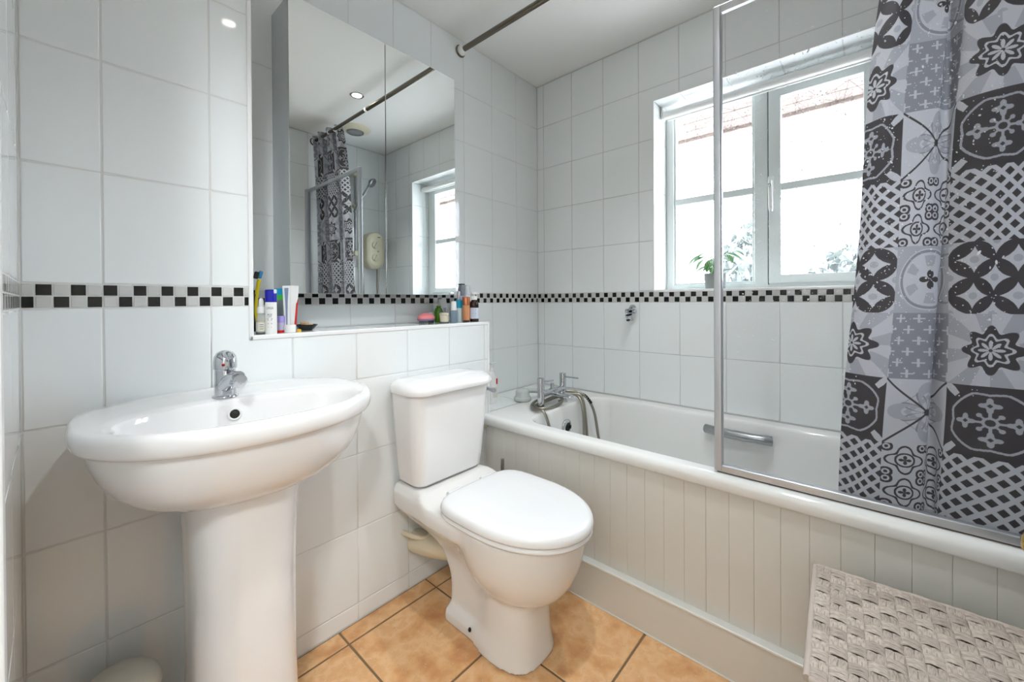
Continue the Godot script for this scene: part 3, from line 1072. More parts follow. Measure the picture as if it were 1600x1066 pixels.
# =====================================================================  basin
func build_basin() -> void:
	var o := thing("pedestal_basin", "white ceramic wash basin on a full pedestal", "basin")
	var n := 96
	var c := Vector2(0.343, 0.19)
	var ci := Vector2(0.346, 0.268)
	var outer := []
	var inner := []
	for i in n:
		var a := TAU * i / n
		var ca := cos(a)
		var sa := sin(a)
		var e := 2.15 if sa > 0 else 4.0
		var k := pow(pow(absf(ca), e) + pow(absf(sa), e), -1.0 / e)
		outer.append(Vector2(ca * 0.286 * k, sa * k * (0.240 if sa > 0 else 0.189)))
		e = 2.15 if sa > 0 else 2.5
		k = pow(pow(absf(ca), e) + pow(absf(sa), e), -1.0 / e)
		inner.append(Vector2(ca * 0.230 * k, sa * k * (0.128 if sa > 0 else 0.116)))
	var rings := []
	var put := func(f: float, y: float, mix := 0.0, shrink := 1.0, lift := 0.0) -> void:
		var r := PackedVector3Array()
		for i in n:
			var p: Vector2 = (c + outer[i] * f).lerp(ci + inner[i] * shrink, mix)
			r.append(Vector3(p.x, y + lift * exp(-maxf(p.y, 0.0) / 0.012), p.y))
		rings.append(r)
	for p in [[0.40, 0.650], [0.50, 0.654], [0.62, 0.664], [0.735, 0.684], [0.82, 0.710], [0.88, 0.740], [0.915, 0.770], [0.928, 0.790], [0.932, 0.797], [0.955, 0.7985], [0.975, 0.801], [0.99, 0.807], [0.9985, 0.816], [1.0, 0.825]]:
		put.call(p[0], p[1])
	put.call(0.996, 0.833, 0.0, 1.0, 0.008)
	put.call(0.985, 0.8395, 0.0, 1.0, 0.013)
	put.call(0.968, 0.843, 0.0, 1.0, 0.013)
	put.call(0.94, 0.844, 0.1, 1.0, 0.006)
	put.call(0.94, 0.8435, 0.75, 1.05)
	for p in [[1.02, 0.842], [1.0, 0.8375], [0.982, 0.827], [0.965, 0.806], [0.93, 0.778], [0.86, 0.750], [0.74, 0.725], [0.56, 0.708], [0.34, 0.699], [0.12, 0.695], [0.09, 0.694]]:
		put.call(1.0, p[1], 1.0, p[0])
	part("bowl", loft(rings, true, true, false), M.ceramic, o)
	part("waste_ring", lathe([[0.0, -0.002], [0.012, -0.001], [0.019, 0.003], [0.024, 0.003], [0.026, 0.0]], 24), M.chrome, o, Vector3(0.340, 0.695, 0.268))
	var ov := part("overflow_ring", lathe([[0.0105, -0.002], [0.0105, 0.002], [0.013, 0.003], [0.0145, 0.0015], [0.0145, -0.001]], 24), M.white_plastic, o, Vector3(0.330, 0.806, 0.1578), Basis(Vector3.RIGHT, PI / 2 - 0.20))
	part("overflow_hole", lathe([[0.0, 0.0], [0.0108, 0.0], [0.0108, -0.004]], 20), M.hole, ov, Vector3(0, 0.0005, 0))
	# pedestal
	rings = []
	for p in [[0.0, 0.118, 0.150], [0.012, 0.119, 0.151], [0.03, 0.112, 0.142], [0.10, 0.105, 0.132], [0.25, 0.101, 0.126], [0.45, 0.102, 0.127], [0.60, 0.106, 0.133], [0.66, 0.112, 0.142], [0.69, 0.116, 0.148]]:
		var r := PackedVector3Array()
		for i in 48:
			var a := TAU * i / 48
			var e := 2.4 if sin(a) > 0 else 5.0
			var k := pow(pow(absf(cos(a)), e) + pow(absf(sin(a)), e), -1.0 / e)
			r.append(Vector3(0.338 + cos(a) * p[1] * k, p[0], 0.185 + sin(a) * k * p[2]))
		rings.append(r)
	part("pedestal", loft(rings), M.ceramic, o)
	# monobloc tap
	var t := thing("basin_tap", "chrome monobloc mixer tap with a red dot on the basin", "tap", Vector3(0.321, 0.8435, 0.118))
	part("body", lathe([[0.0265, 0.0], [0.0265, 0.003], [0.024, 0.005], [0.0225, 0.006], [0.0225, 0.006], [0.0220, 0.045], [0.0218, 0.066], [0.0218, 0.066], [0.0205, 0.068]], 32), M.chrome, t)
	part("spout", tube(smooth_path([Vector3(0, 0.028, 0.008), Vector3(0.002, 0.042, 0.030), Vector3(0.004, 0.054, 0.058), Vector3(0.006, 0.057, 0.085)], 5), [0.019, 0.0185, 0.018, 0.0175, 0.017, 0.0165, 0.016, 0.015, 0.0145, 0.014, 0.0135, 0.013, 0.013, 0.0132, 0.0134, 0.0135], 18), M.chrome, t)
	part("aerator", lathe([[0.011, 0.0], [0.0135, 0.002], [0.0135, 0.018], [0.011, 0.022]], 22), M.chrome, t, Vector3(0.006, 0.042, 0.088), Basis(Vector3.RIGHT, 0.9))
	var h := part("lever_cap", lathe([[0.0235, 0.068], [0.0245, 0.071], [0.0245, 0.086], [0.0225, 0.098], [0.017, 0.107], [0.008, 0.112], [0.0, 0.113]], 32), M.chrome, t)
	part("lever", tube(smooth_path([Vector3(0, 0.092, -0.006), Vector3(0, 0.103, 0.016), Vector3(0.001, 0.100, 0.040), Vector3(0.001, 0.093, 0.056)], 4), [0.009, 0.010, 0.0105, 0.0105, 0.0105, 0.0105, 0.010, 0.0095, 0.009, 0.0085, 0.008, 0.0075, 0.006], 14), M.chrome, h)
	part("hot_dot", lathe([[0.0, 0.0012], [0.003, 0.001], [0.0036, 0.0]], 16), mat("hot_red", Color(0.55, 0.02, 0.10), 0.25), h, Vector3(-0.0090, 0.080, 0.0233), Basis(Vector3.UP, -0.36) * Basis(Vector3.RIGHT, PI / 2))


# =====================================================================  toilet
func pan_field(p: Vector3) -> float:
	# x across, y up, z out of the wall
	var y := p.y
	# bowl
	var t := clampf((y - 0.185) / 0.210, 0.0, 1.0)
	var k := sqrt(1.0 - (1.0 - t) * (1.0 - t))
	var a := 0.060 + 0.115 * k
	var zc := 0.455 + 0.012 * t
	var bf := 0.10 + 0.118 * k
	if p.z < zc:
		bf = 0.13 + 0.07 * k
	var q := Vector2(p.x / a, (p.z - zc) / bf)
	var bowl := (q.length() - 1.0) * minf(a, bf) * 0.9
	bowl = maxf(bowl, maxf(0.180 - y, y - 0.402))
	# front column
	var f := 1.0 - clampf(y / 0.12, 0.0, 1.0)
	a = 0.092 + 0.015 * f * f + 0.010 * smoothstep(0.18, 0.30, y)
	bf = 0.098 + 0.012 * f * f
	q = Vector2(p.x / a, (p.z - 0.455) / bf)
	var column := (pow(pow(absf(q.x), 2.6) + pow(absf(q.y), 2.6), 1.0 / 2.6) - 1.0) * a * 0.9
	column = maxf(column, y - 0.30)
	# back web sweeping up to the wall
	var zr := 0.205 - 0.185 * pow(smoothstep(0.10, 0.375, y), 1.25)
	var hw := 0.064 + 0.096 * smoothstep(0.20, 0.375, y)
	var w := Vector2(absf(p.x) - hw, maxf(zr - p.z, p.z - 0.42))
	var web := Vector2(maxf(w.x + 0.02, 0), maxf(w.y + 0.02, 0)).length() + minf(maxf(w.x + 0.02, w.y + 0.02), 0.0) - 0.02
	web = maxf(web * 0.85, y - 0.40)
	# foot flange
	var s := Vector3(absf(p.x) - 0.092, y - 0.040, maxf(0.205 - p.z, p.z - 0.46))
	s += Vector3.ONE * 0.018
	var foot := Vector3(maxf(s.x, 0), maxf(s.y, 0), maxf(s.z, 0)).length() + minf(maxf(s.x, maxf(s.y, s.z)), 0.0) - 0.018
	# shelf under the cistern
	s = Vector3(absf(p.x) - (0.155 + 0.02 * smoothstep(0.10, 0.24, p.z)), maxf(0.352 - y, y - (0.432 - 0.03 * smoothstep(0.17, 0.25, p.z))), maxf(0.012 - p.z, p.z - 0.36))
	s += Vector3.ONE * 0.016
	var shelf := Vector3(maxf(s.x, 0), maxf(s.y, 0), maxf(s.z, 0)).length() + minf(maxf(s.x, maxf(s.y, s.z)), 0.0) - 0.016
	var d := smin(column, foot, 0.04)
	d = smin(d, web, 0.025)
	d = smin(d, bowl, 0.022)
	d = smin(d, shelf, 0.035)
	return maxf(d, -y)


func egg(scale_in: float, y: float, n := 64) -> PackedVector3Array:
	# outline of seat and lid, shrunk by scale_in metres
	var r := PackedVector3Array()
	for i in n:
		var a := TAU * i / n
		var sa := sin(a)
		var e := 2.05 if sa > 0 else 5.0
		var k := pow(pow(absf(cos(a)), e) + pow(absf(sa), e), -1.0 / e)
		r.append(Vector3(cos(a) * (0.184 - scale_in) * k, y, 0.455 + sa * k * ((0.254 if sa > 0 else 0.200) - scale_in)))
	return r


func build_toilet() -> void:
	var o := thing("toilet", "white close-coupled toilet with its lid down, between basin and bath", "toilet", Vector3(1.003, 0, 0.004))
	var pan := part("pan", nets(Vector3(-0.21, -0.02, -0.02), Vector3(0.21, 0.46, 0.72), 0.0075, pan_field), M.ceramic_pan, o)
	for s in [-1, 1]:
		part("fixing_cap", lathe([[0.0, 0.004], [0.005, 0.003], [0.0065, 0.0]], 14), M.rubber_black, pan, Vector3(s * 0.098, 0.040, 0.345), Basis(Vector3.BACK, -s * PI / 2 * 0.75))
	part("seat", loft([egg(0.012, 0.404), egg(0.005, 0.406), egg(0.002, 0.411), egg(0.004, 0.418), egg(0.010, 0.420)]), M.seat_plastic, o)
	part("seat_lid", loft([egg(0.010, 0.4212), egg(0.002, 0.423), egg(0.0, 0.428), egg(0.001, 0.438), egg(0.004, 0.446), egg(0.010, 0.451), egg(0.020, 0.4535), egg(0.045, 0.4555), egg(0.10, 0.457)]), M.seat_plastic, o)
	for s in [-1, 1]:
		part("hinge", tube(PackedVector3Array([Vector3(s * 0.050, 0.433, 0.247), Vector3(s * 0.075, 0.433, 0.247), Vector3(s * 0.10, 0.433, 0.247)]), 0.011, 14), M.seat_plastic, o)
	# cistern
	var rings := []
	for p in [[0.437, 0.138, 0.020, 0.140, 0.03], [0.439, 0.145, 0.014, 0.150, 0.035], [0.448, 0.152, 0.010, 0.158, 0.04], [0.50, 0.158, 0.008, 0.164, 0.042], [0.62, 0.168, 0.006, 0.173, 0.045], [0.757, 0.178, 0.004, 0.182, 0.048]]:
		rings.append(rrect(-p[1], p[1], p[2], p[3], p[4], p[0], 8, 3))
	var c := part("cistern", loft(rings), M.ceramic, o)
	rings = []
	for p in [[0.757, 0.178, 0.004, 0.182, 0.05], [0.757, 0.187, 0.002, 0.196, 0.06], [0.760, 0.190, 0.002, 0.200, 0.062], [0.772, 0.191, 0.002, 0.202, 0.064], [0.784, 0.187, 0.003, 0.196, 0.06], [0.793, 0.178, 0.008, 0.184, 0.055], [0.799, 0.160, 0.02, 0.164, 0.045], [0.802, 0.12, 0.05, 0.125, 0.03]]:
		rings.append(rrect(-p[1], p[1], p[2], p[3], p[4], p[0], 8, 3))
	part("cistern_lid", loft(rings), M.ceramic, o)
	var lv := part("flush_lever", tube(smooth_path([Vector3(0.186, 0.722, 0.10), Vector3(0.198, 0.722, 0.105), Vector3(0.203, 0.720, 0.135), Vector3(0.203, 0.716, 0.170)], 5), [0.008, 0.008, 0.0075, 0.007, 0.007, 0.007, 0.007, 0.007, 0.007, 0.0075, 0.008, 0.0085, 0.009, 0.0095, 0.0095, 0.008], 12), M.chrome, c)
	part("lever_boss", cyl(0.015, 0.010, 0.002), M.chrome, lv, Vector3(0.174, 0.722, 0.10), Basis(Vector3.BACK, -PI / 2))
	# waste and supply behind the pan
	part("pan_connector", tube(smooth_path([Vector3(-0.005, 0.190, 0.225), Vector3(-0.015, 0.188, 0.16), Vector3(-0.040, 0.178, 0.08), Vector3(-0.055, 0.170, -0.002)], 6), 0.042, 20), M.ivory_pipe, o)
	part("overflow_pipe", tube(smooth_path([Vector3(-0.11, 0.222, -0.006), Vector3(-0.105, 0.222, 0.025), Vector3(-0.085, 0.215, 0.055), Vector3(-0.05, 0.213, 0.075), Vector3(-0.045, 0.245, 0.08), Vector3(-0.045, 0.33, 0.08)], 5), 0.0085, 12), M.ivory_pipe, o)


# =====================================================================  cabinet
func build_cabinet() -> void:
	var o := thing("mirror_cabinet", "wall cabinet with two mirrored doors in the tiled recess", "cabinet")
	block("carcass", Vector3(0.546, 1.101, RZ), Vector3(1.227, 2.050, -0.094), M.cabinet_side, o, 0.001)
	for k in 2:
		var x0: float = [0.545, 0.888][k]
		var x1: float = [0.8855, 1.228][k]
		var d := Node3D.new()
		d.name = "door" if k == 0 else "door_001"
		o.add_child(d)
		block("door_back", Vector3(x0 + 0.001, 1.101, -0.0925), Vector3(x1 - 0.001, 2.050, -0.0895), M.dark_edge, d, 0.0005)
		block("mirror_pane", Vector3(x0, 1.100, -0.089), Vector3(x1, 2.051, -0.085), M.mirror, d, 0.0008)
	part("mirror_clip", rbox(Vector3(0.022, 0.014, 0.008), 0.003), M.chrome, o, Vector3(1.204, 1.106, -0.082))


# =====================================================================  hamper
func build_hamper() -> void:
	var h := 0.442
	var o := thing("woven_hamper", "lidded laundry hamper woven from pale seagrass strips beside the bath", "hamper", Vector3(1.243, 0, 1.197), "", deg_to_rad(3.0))
	# local: -x towards the room, +z towards the shower wall
	var cell := 0.0262
	var nx := 14
	var nz := 13
	var body := part("body_core", rbox(Vector3(nx * cell - 0.03, h - 0.045, nz * cell - 0.03), 0.01), M.grass_2, o, Vector3(-nx * cell / 2, (h - 0.045) / 2, nz * cell / 2))
	for k in 15:
		var path := rrect(-nx * cell + 0.014, -0.014, 0.014, nz * cell - 0.014, 0.03, 0.014 + k * 0.026, 4)
		path.append(path[0])
		path.append(path[1])
		part("woven_band", tube(path, 0.0135, 8, false), M["grass_%d" % (k % 3)], body, -body.position)
	part("lid_core", rbox(Vector3(nx * cell - 0.004, 0.012, nz * cell - 0.004), 0.004), mat("weave_backing", Color(0.55, 0.51, 0.46), 0.9), o, Vector3(-nx * cell / 2, h - 0.0105, nz * cell / 2))
	var shapes := []
	for k in 4:
		shapes.append(strip(cell, 60 + k))
	for i in nx:
		for j in nz:
			var b := Basis(Vector3.UP, (PI / 2 if (i + j) % 2 else 0.0) + (PI if rng.randf() < 0.5 else 0.0)) * Basis(Vector3.BACK, rng.randf_range(-0.04, 0.04)) * Basis(Vector3.UP, rng.randf_range(-0.03, 0.03))
			part("weave_strip", shapes[rng.randi() % 4], M["grass_%d" % [0, 0, 1, 1, 2][rng.randi() % 5]], o, Vector3(-(i + 0.5) * cell, h + rng.randf_range(-0.0006, 0.0008), (j + 0.5) * cell), b)
	# rolled edge of the lid
	for e in [[Vector3(0.002, h - 0.005, 0), Vector3(0.002, h - 0.005, nz * cell)], [Vector3(-nx * cell, h - 0.005, -0.002), Vector3(0, h - 0.005, -0.002)], [Vector3(-nx * cell, h - 0.005, nz * cell), Vector3(0, h - 0.005, nz * cell)], [Vector3(-nx * cell, h - 0.005, 0), Vector3(-nx * cell, h - 0.005, nz * cell)]]:
		var pts := PackedVector3Array()
		for k in 30:
			pts.append(e[0].lerp(e[1], k / 29.0) + Vector3(0, rng.randf_range(-0.0012, 0.0012), 0))
		part("edge_roll", tube(pts, 0.0062, 8), M.grass_1, o)


func strip(c: float, sd: int) -> ArrayMesh:
	# one visible float of the weave, arched along x: two flat blades side by side with torn texture
	var r := RandomNumberGenerator.new()
	r.seed = sd
	var v := PackedVector3Array()
	var uv := PackedVector2Array()
	var t := PackedInt32Array()
	var ns := 7
	for blade in 2:
		var z0 := -c * 0.50 if blade == 0 else c * r.randf_range(-0.03, 0.0)
		var z1 := (c * r.randf_range(-0.02, 0.01)) if blade == 0 else c * 0.50
		var b := v.size()
		for i in ns:
			var s := float(i) / (ns - 1) * 2.0 - 1.0
			var arch := 0.0034 * (1.0 - pow(absf(s), 3.0)) - 0.0016
			for k in 5:
				var w := float(k) / 4
				var edge := -0.0014 if k == 0 or k == 4 else 0.0
				v.append(Vector3(s * c * 0.52, arch + edge + r.randf_range(-0.0004, 0.0004), lerpf(z0, z1, w)))
				uv.append(Vector2(s * 0.5 + 0.5, blade * 0.5 + w * 0.5))
		for i in ns - 1:
			for k in 4:
				var a := b + i * 5 + k
				t.append_array(PackedInt32Array([a, a + 5, a + 6, a, a + 6, a + 1]))
	var m := smooth(v, t, uv, false)
	return m


# =====================================================================  taps and shower fittings
func build_taps() -> void:
	var t := thing("bath_mixer_tap", "chrome bath shower mixer with two pillars on the bath end", "tap", Vector3(0, RIM, 0))
	var zt := 0.135
	for k in 2:
		var x: float = [1.555, 1.735][k]
		var p := part("pillar", lathe([[0.024, 0.0], [0.024, 0.004], [0.0165, 0.006], [0.0165, 0.006], [0.0165, 0.098], [0.0165, 0.098], [0.0155, 0.100], [0.0155, 0.100], [0.0165, 0.102], [0.0165, 0.141], [0.015, 0.143], [0.0, 0.144]], 26), M.chrome, t, Vector3(x, 0, zt))
		part("lever", tube(PackedVector3Array([Vector3(0.0, 0.125, 0.010), Vector3(0.004, 0.125, 0.045), Vector3(0.008, 0.125, 0.085)]) if k == 1 else PackedVector3Array([Vector3(0.012, 0.125, 0.0), Vector3(0.045, 0.122, 0.006), Vector3(0.085, 0.120, 0.010)]), 0.0042, 10), M.chrome, p)
	part("bridge", tube(PackedVector3Array([Vector3(1.56, 0.066, zt), Vector3(1.645, 0.066, zt), Vector3(1.73, 0.066, zt)]), 0.0165, 20), M.chrome, t)
	part("spout", loft([rrect(1.622, 1.668, 0.054, 0.078, 0.008, 0.0, 4), rrect(1.624, 1.666, 0.056, 0.077, 0.008, -0.05, 4), rrect(1.627, 1.663, 0.058, 0.074, 0.007, -0.105, 4), rrect(1.632, 1.658, 0.060, 0.070, 0.004, -0.112, 4)].map(func(r): return flipped(r, zt))), M.chrome, t)
	part("diverter_knob", cyl(0.009, 0.028, 0.002, 18), M.chrome, t, Vector3(1.645, 0.078, zt))
	# flexible hose, looped over the rim
	var hs := thing("shower_hose", "coiled steel shower hose draped round the bath tap into the bath", "hose")
	var path := smooth_path([Vector3(1.700, 0.615, 0.150), Vector3(1.700, 0.588, 0.160), Vector3(1.62, 0.5775, 0.178), Vector3(1.545, 0.5775, 0.172), Vector3(1.522, 0.5775, 0.140), Vector3(1.55, 0.579, 0.105), Vector3(1.64, 0.581, 0.100), Vector3(1.735, 0.585, 0.100), Vector3(1.775, 0.600, 0.150), Vector3(1.775, 0.590, 0.205), Vector3(1.765, 0.52, 0.235), Vector3(1.755, 0.38, 0.245), Vector3(1.75, 0.24, 0.265),
		Vector3(1.80, 0.207, 0.34), Vector3(1.85, 0.225, 0.33), Vector3(1.86, 0.36, 0.27), Vector3(1.845, 0.52, 0.245), Vector3(1.815, 0.600, 0.20), Vector3(1.775, 0.612, 0.13), Vector3(1.70, 0.600, 0.075), Vector3(1.59, 0.590, 0.080), Vector3(1.515, 0.582, 0.110), Vector3(1.485, 0.5775, 0.160), Vector3(1.490, 0.572, 0.205), Vector3(1.505, 0.45, 0.240), Vector3(1.53, 0.27, 0.275)], 8)
	part("hose", tube(path, 0.0068, 10), M.hose_metal, hs)
	var loop := smooth_path([Vector3(1.60, 0.593, 0.118), Vector3(1.70, 0.598, 0.118), Vector3(1.765, 0.606, 0.165), Vector3(1.790, 0.588, 0.212), Vector3(1.785, 0.45, 0.240), Vector3(1.78, 0.28, 0.255), Vector3(1.80, 0.204, 0.31)], 8)
	part("hose_loop", tube(loop, 0.0068, 10), M.hose_metal, hs)
	var rings := part("spring_sleeve", tube(smooth_path([Vector3(1.800, 0.608, 0.172), Vector3(1.822, 0.593, 0.208), Vector3(1.838, 0.555, 0.236)], 10), [0.0085, 0.0068, 0.0085, 0.0068, 0.0085, 0.0068, 0.0085, 0.0068, 0.0085, 0.0068, 0.0085, 0.0068, 0.0085, 0.0068, 0.0085, 0.0068, 0.0085, 0.0068, 0.0085, 0.0068, 0.0085], 10), M.rubber_black, hs)
	# hand shower lying face down on the shelf
	var hd := thing("hand_shower", "grey plastic hand shower lying on the tiled shelf behind the bath tap", "shower head", Vector3(1.615, RIM + 0.001, -0.028))
	part("head", lathe([[0.0, 0.003], [0.040, 0.001], [0.043, 0.004], [0.043, 0.016], [0.040, 0.020], [0.036, 0.022], [0.034, 0.046], [0.030, 0.056], [0.018, 0.060], [0.0, 0.061]], 30), mat("grey_plastic", Color(0.74, 0.76, 0.75), 0.25), hd)
	part("handle", tube(smooth_path([Vector3(0.02, 0.045, 0.0), Vector3(0.06, 0.042, 0.010), Vector3(0.12, 0.030, 0.03), Vector3(0.16, 0.020, 0.05)], 5), 0.012, 14), M.grey_plastic, hd)
	# holder on the window wall
	var br := thing("shower_bracket", "small chrome hand shower holder on the window wall tiles", "bracket", Vector3(LX, 1.002, 0.378))
	part("wall_plate", cyl(0.020, 0.006, 0.002, 20), M.chrome, br, Vector3(0.0, 0.028, 0), Basis(Vector3.BACK, PI / 2))
	part("neck", tube(PackedVector3Array([Vector3(-0.004, 0.028, 0), Vector3(-0.02, 0.024, 0), Vector3(-0.036, 0.015, 0)]), 0.013, 16), M.chrome, br)
	part("cup", lathe([[0.017, -0.020], [0.018, -0.018], [0.019, 0.010], [0.0165, 0.012], [0.0130, 0.010], [0.0115, -0.018], [0.013, -0.020]], 20), M.chrome, br, Vector3(-0.042, -0.012, 0.0), Basis(Vector3.BACK, 0.5))
	for s in [-1, 1]:
		part("clamp_screw", cyl(0.012, 0.018, 0.003, 16), M.chrome, br, Vector3(-0.024, 0.014, s * 0.010), Basis(Vector3.RIGHT, s * PI / 2))
	part("cup_hole", cyl(0.011, 0.002, 0.0004, 16), M.rubber_black, br, Vector3(-0.0515, -0.0295, 0.0), Basis(Vector3.BACK, 0.5))


func flipped(r: PackedVector3Array, zt: float) -> PackedVector3Array:
	# ring drawn in (x, z = height, y = -reach) -> world axes of the spout
	var out := PackedVector3Array()
	for p in r:
		out.append(Vector3(p.x, p.z - 0.004 + p.y * 0.06, zt - p.y))
	return out


func build_shower_unit() -> void:
	var u := thing("electric_shower", "cream electric shower unit with two dials on the shower wall", "shower unit", Vector3(1.868, 1.505, BZ))
	var rings := []
	for p in [[0.0, 0.0], [0.0, 0.070], [0.004, 0.080], [0.012, 0.087], [0.030, 0.092]]:
		var r := PackedVector3Array()
		for q in rrect(-0.083 + p[0], 0.083 - p[0], -0.155 + p[0], 0.155 - p[0], 0.075, 0.0, 8, 2):
			r.append(Vector3(q.x, q.z, -p[1]))
		rings.append(r)
	part("case", loft(rings), M.cream_plastic, u)
	for y in [0.045, -0.062]:
		var k := part("dial", cyl(0.030, 0.012, 0.003, 26), M.cream_plastic, u, Vector3(-0.01, y, -0.090), Basis(Vector3.RIGHT, -PI / 2))
		part("dial_grip", rbox(Vector3(0.010, 0.014, 0.056), 0.003), M.cream_plastic, k, Vector3(0, 0.014, 0), Basis(Vector3.UP, 0.5))
	part("button", cyl(0.008, 0.006, 0.001, 16), M.chrome_satin, u, Vector3(0.018, -0.006, -0.090), Basis(Vector3.RIGHT, -PI / 2))
	part("badge", rbox(Vector3(0.026, 0.007, 0.002), 0.0008), M.gasket, u, Vector3(0.026, 0.115, -0.0915))
	part("hose", tube(smooth_path([Vector3(0.03, -0.155, -0.05), Vector3(0.03, -0.26, -0.05), Vector3(0.025, -0.5, -0.05), Vector3(-0.02, -0.72, -0.06), Vector3(-0.08, -0.60, -0.06), Vector3(-0.10, -0.2, -0.05), Vector3(-0.11, 0.3, -0.055), Vector3(-0.135, 0.42, -0.075)], 8), 0.0065, 10), M.hose_metal, u)
	var rl := thing("riser_rail", "chrome shower riser rail with a hand shower on the shower wall", "shower rail", Vector3(1.702, 0, BZ))
	part("rail", tube(PackedVector3Array([Vector3(0, 1.47, -0.055), Vector3(0, 1.8, -0.055), Vector3(0, 2.13, -0.055)]), 0.0105, 16), M.chrome_satin, rl)
	for y in [1.47, 2.125]:
		part("rail_bracket", rbox(Vector3(0.036, 0.042, 0.075), 0.012), M.cream_plastic, rl, Vector3(0, y, -0.0375))
	part("slider", rbox(Vector3(0.046, 0.030, 0.05), 0.010), M.cream_plastic, rl, Vector3(0.0, 1.855, -0.062))
	part("shower_handle", tube(smooth_path([Vector3(-0.02, 1.80, -0.082), Vector3(0.02, 1.90, -0.10), Vector3(0.07, 2.00, -0.125), Vector3(0.085, 2.04, -0.135)], 5), 0.012, 14), M.chrome_satin, rl)
	part("shower_rose", lathe([[0.0, 0.0], [0.034, 0.0], [0.040, 0.006], [0.040, 0.014], [0.025, 0.032], [0.010, 0.040], [0.0, 0.041]], 26), M.chrome_satin, rl, Vector3(0.103, 2.045, -0.165), Basis(Vector3.RIGHT, 0.9) * Basis(Vector3.BACK, 0.5))


# =====================================================================  toiletries
func writing(text: String, h: float, m: Material, parent: Node3D, at: Vector3, b := Basis()) -> void:
	var f := SystemFont.new()
	f.font_names = PackedStringArray(["Droid Sans"])
	var tm := TextMesh.new()
	tm.text = text
	tm.font = f
	tm.font_size = 32
	tm.pixel_size = h / 24.0
	tm.depth = 0.0004
	part("lettering", tm, m, parent, at, b)


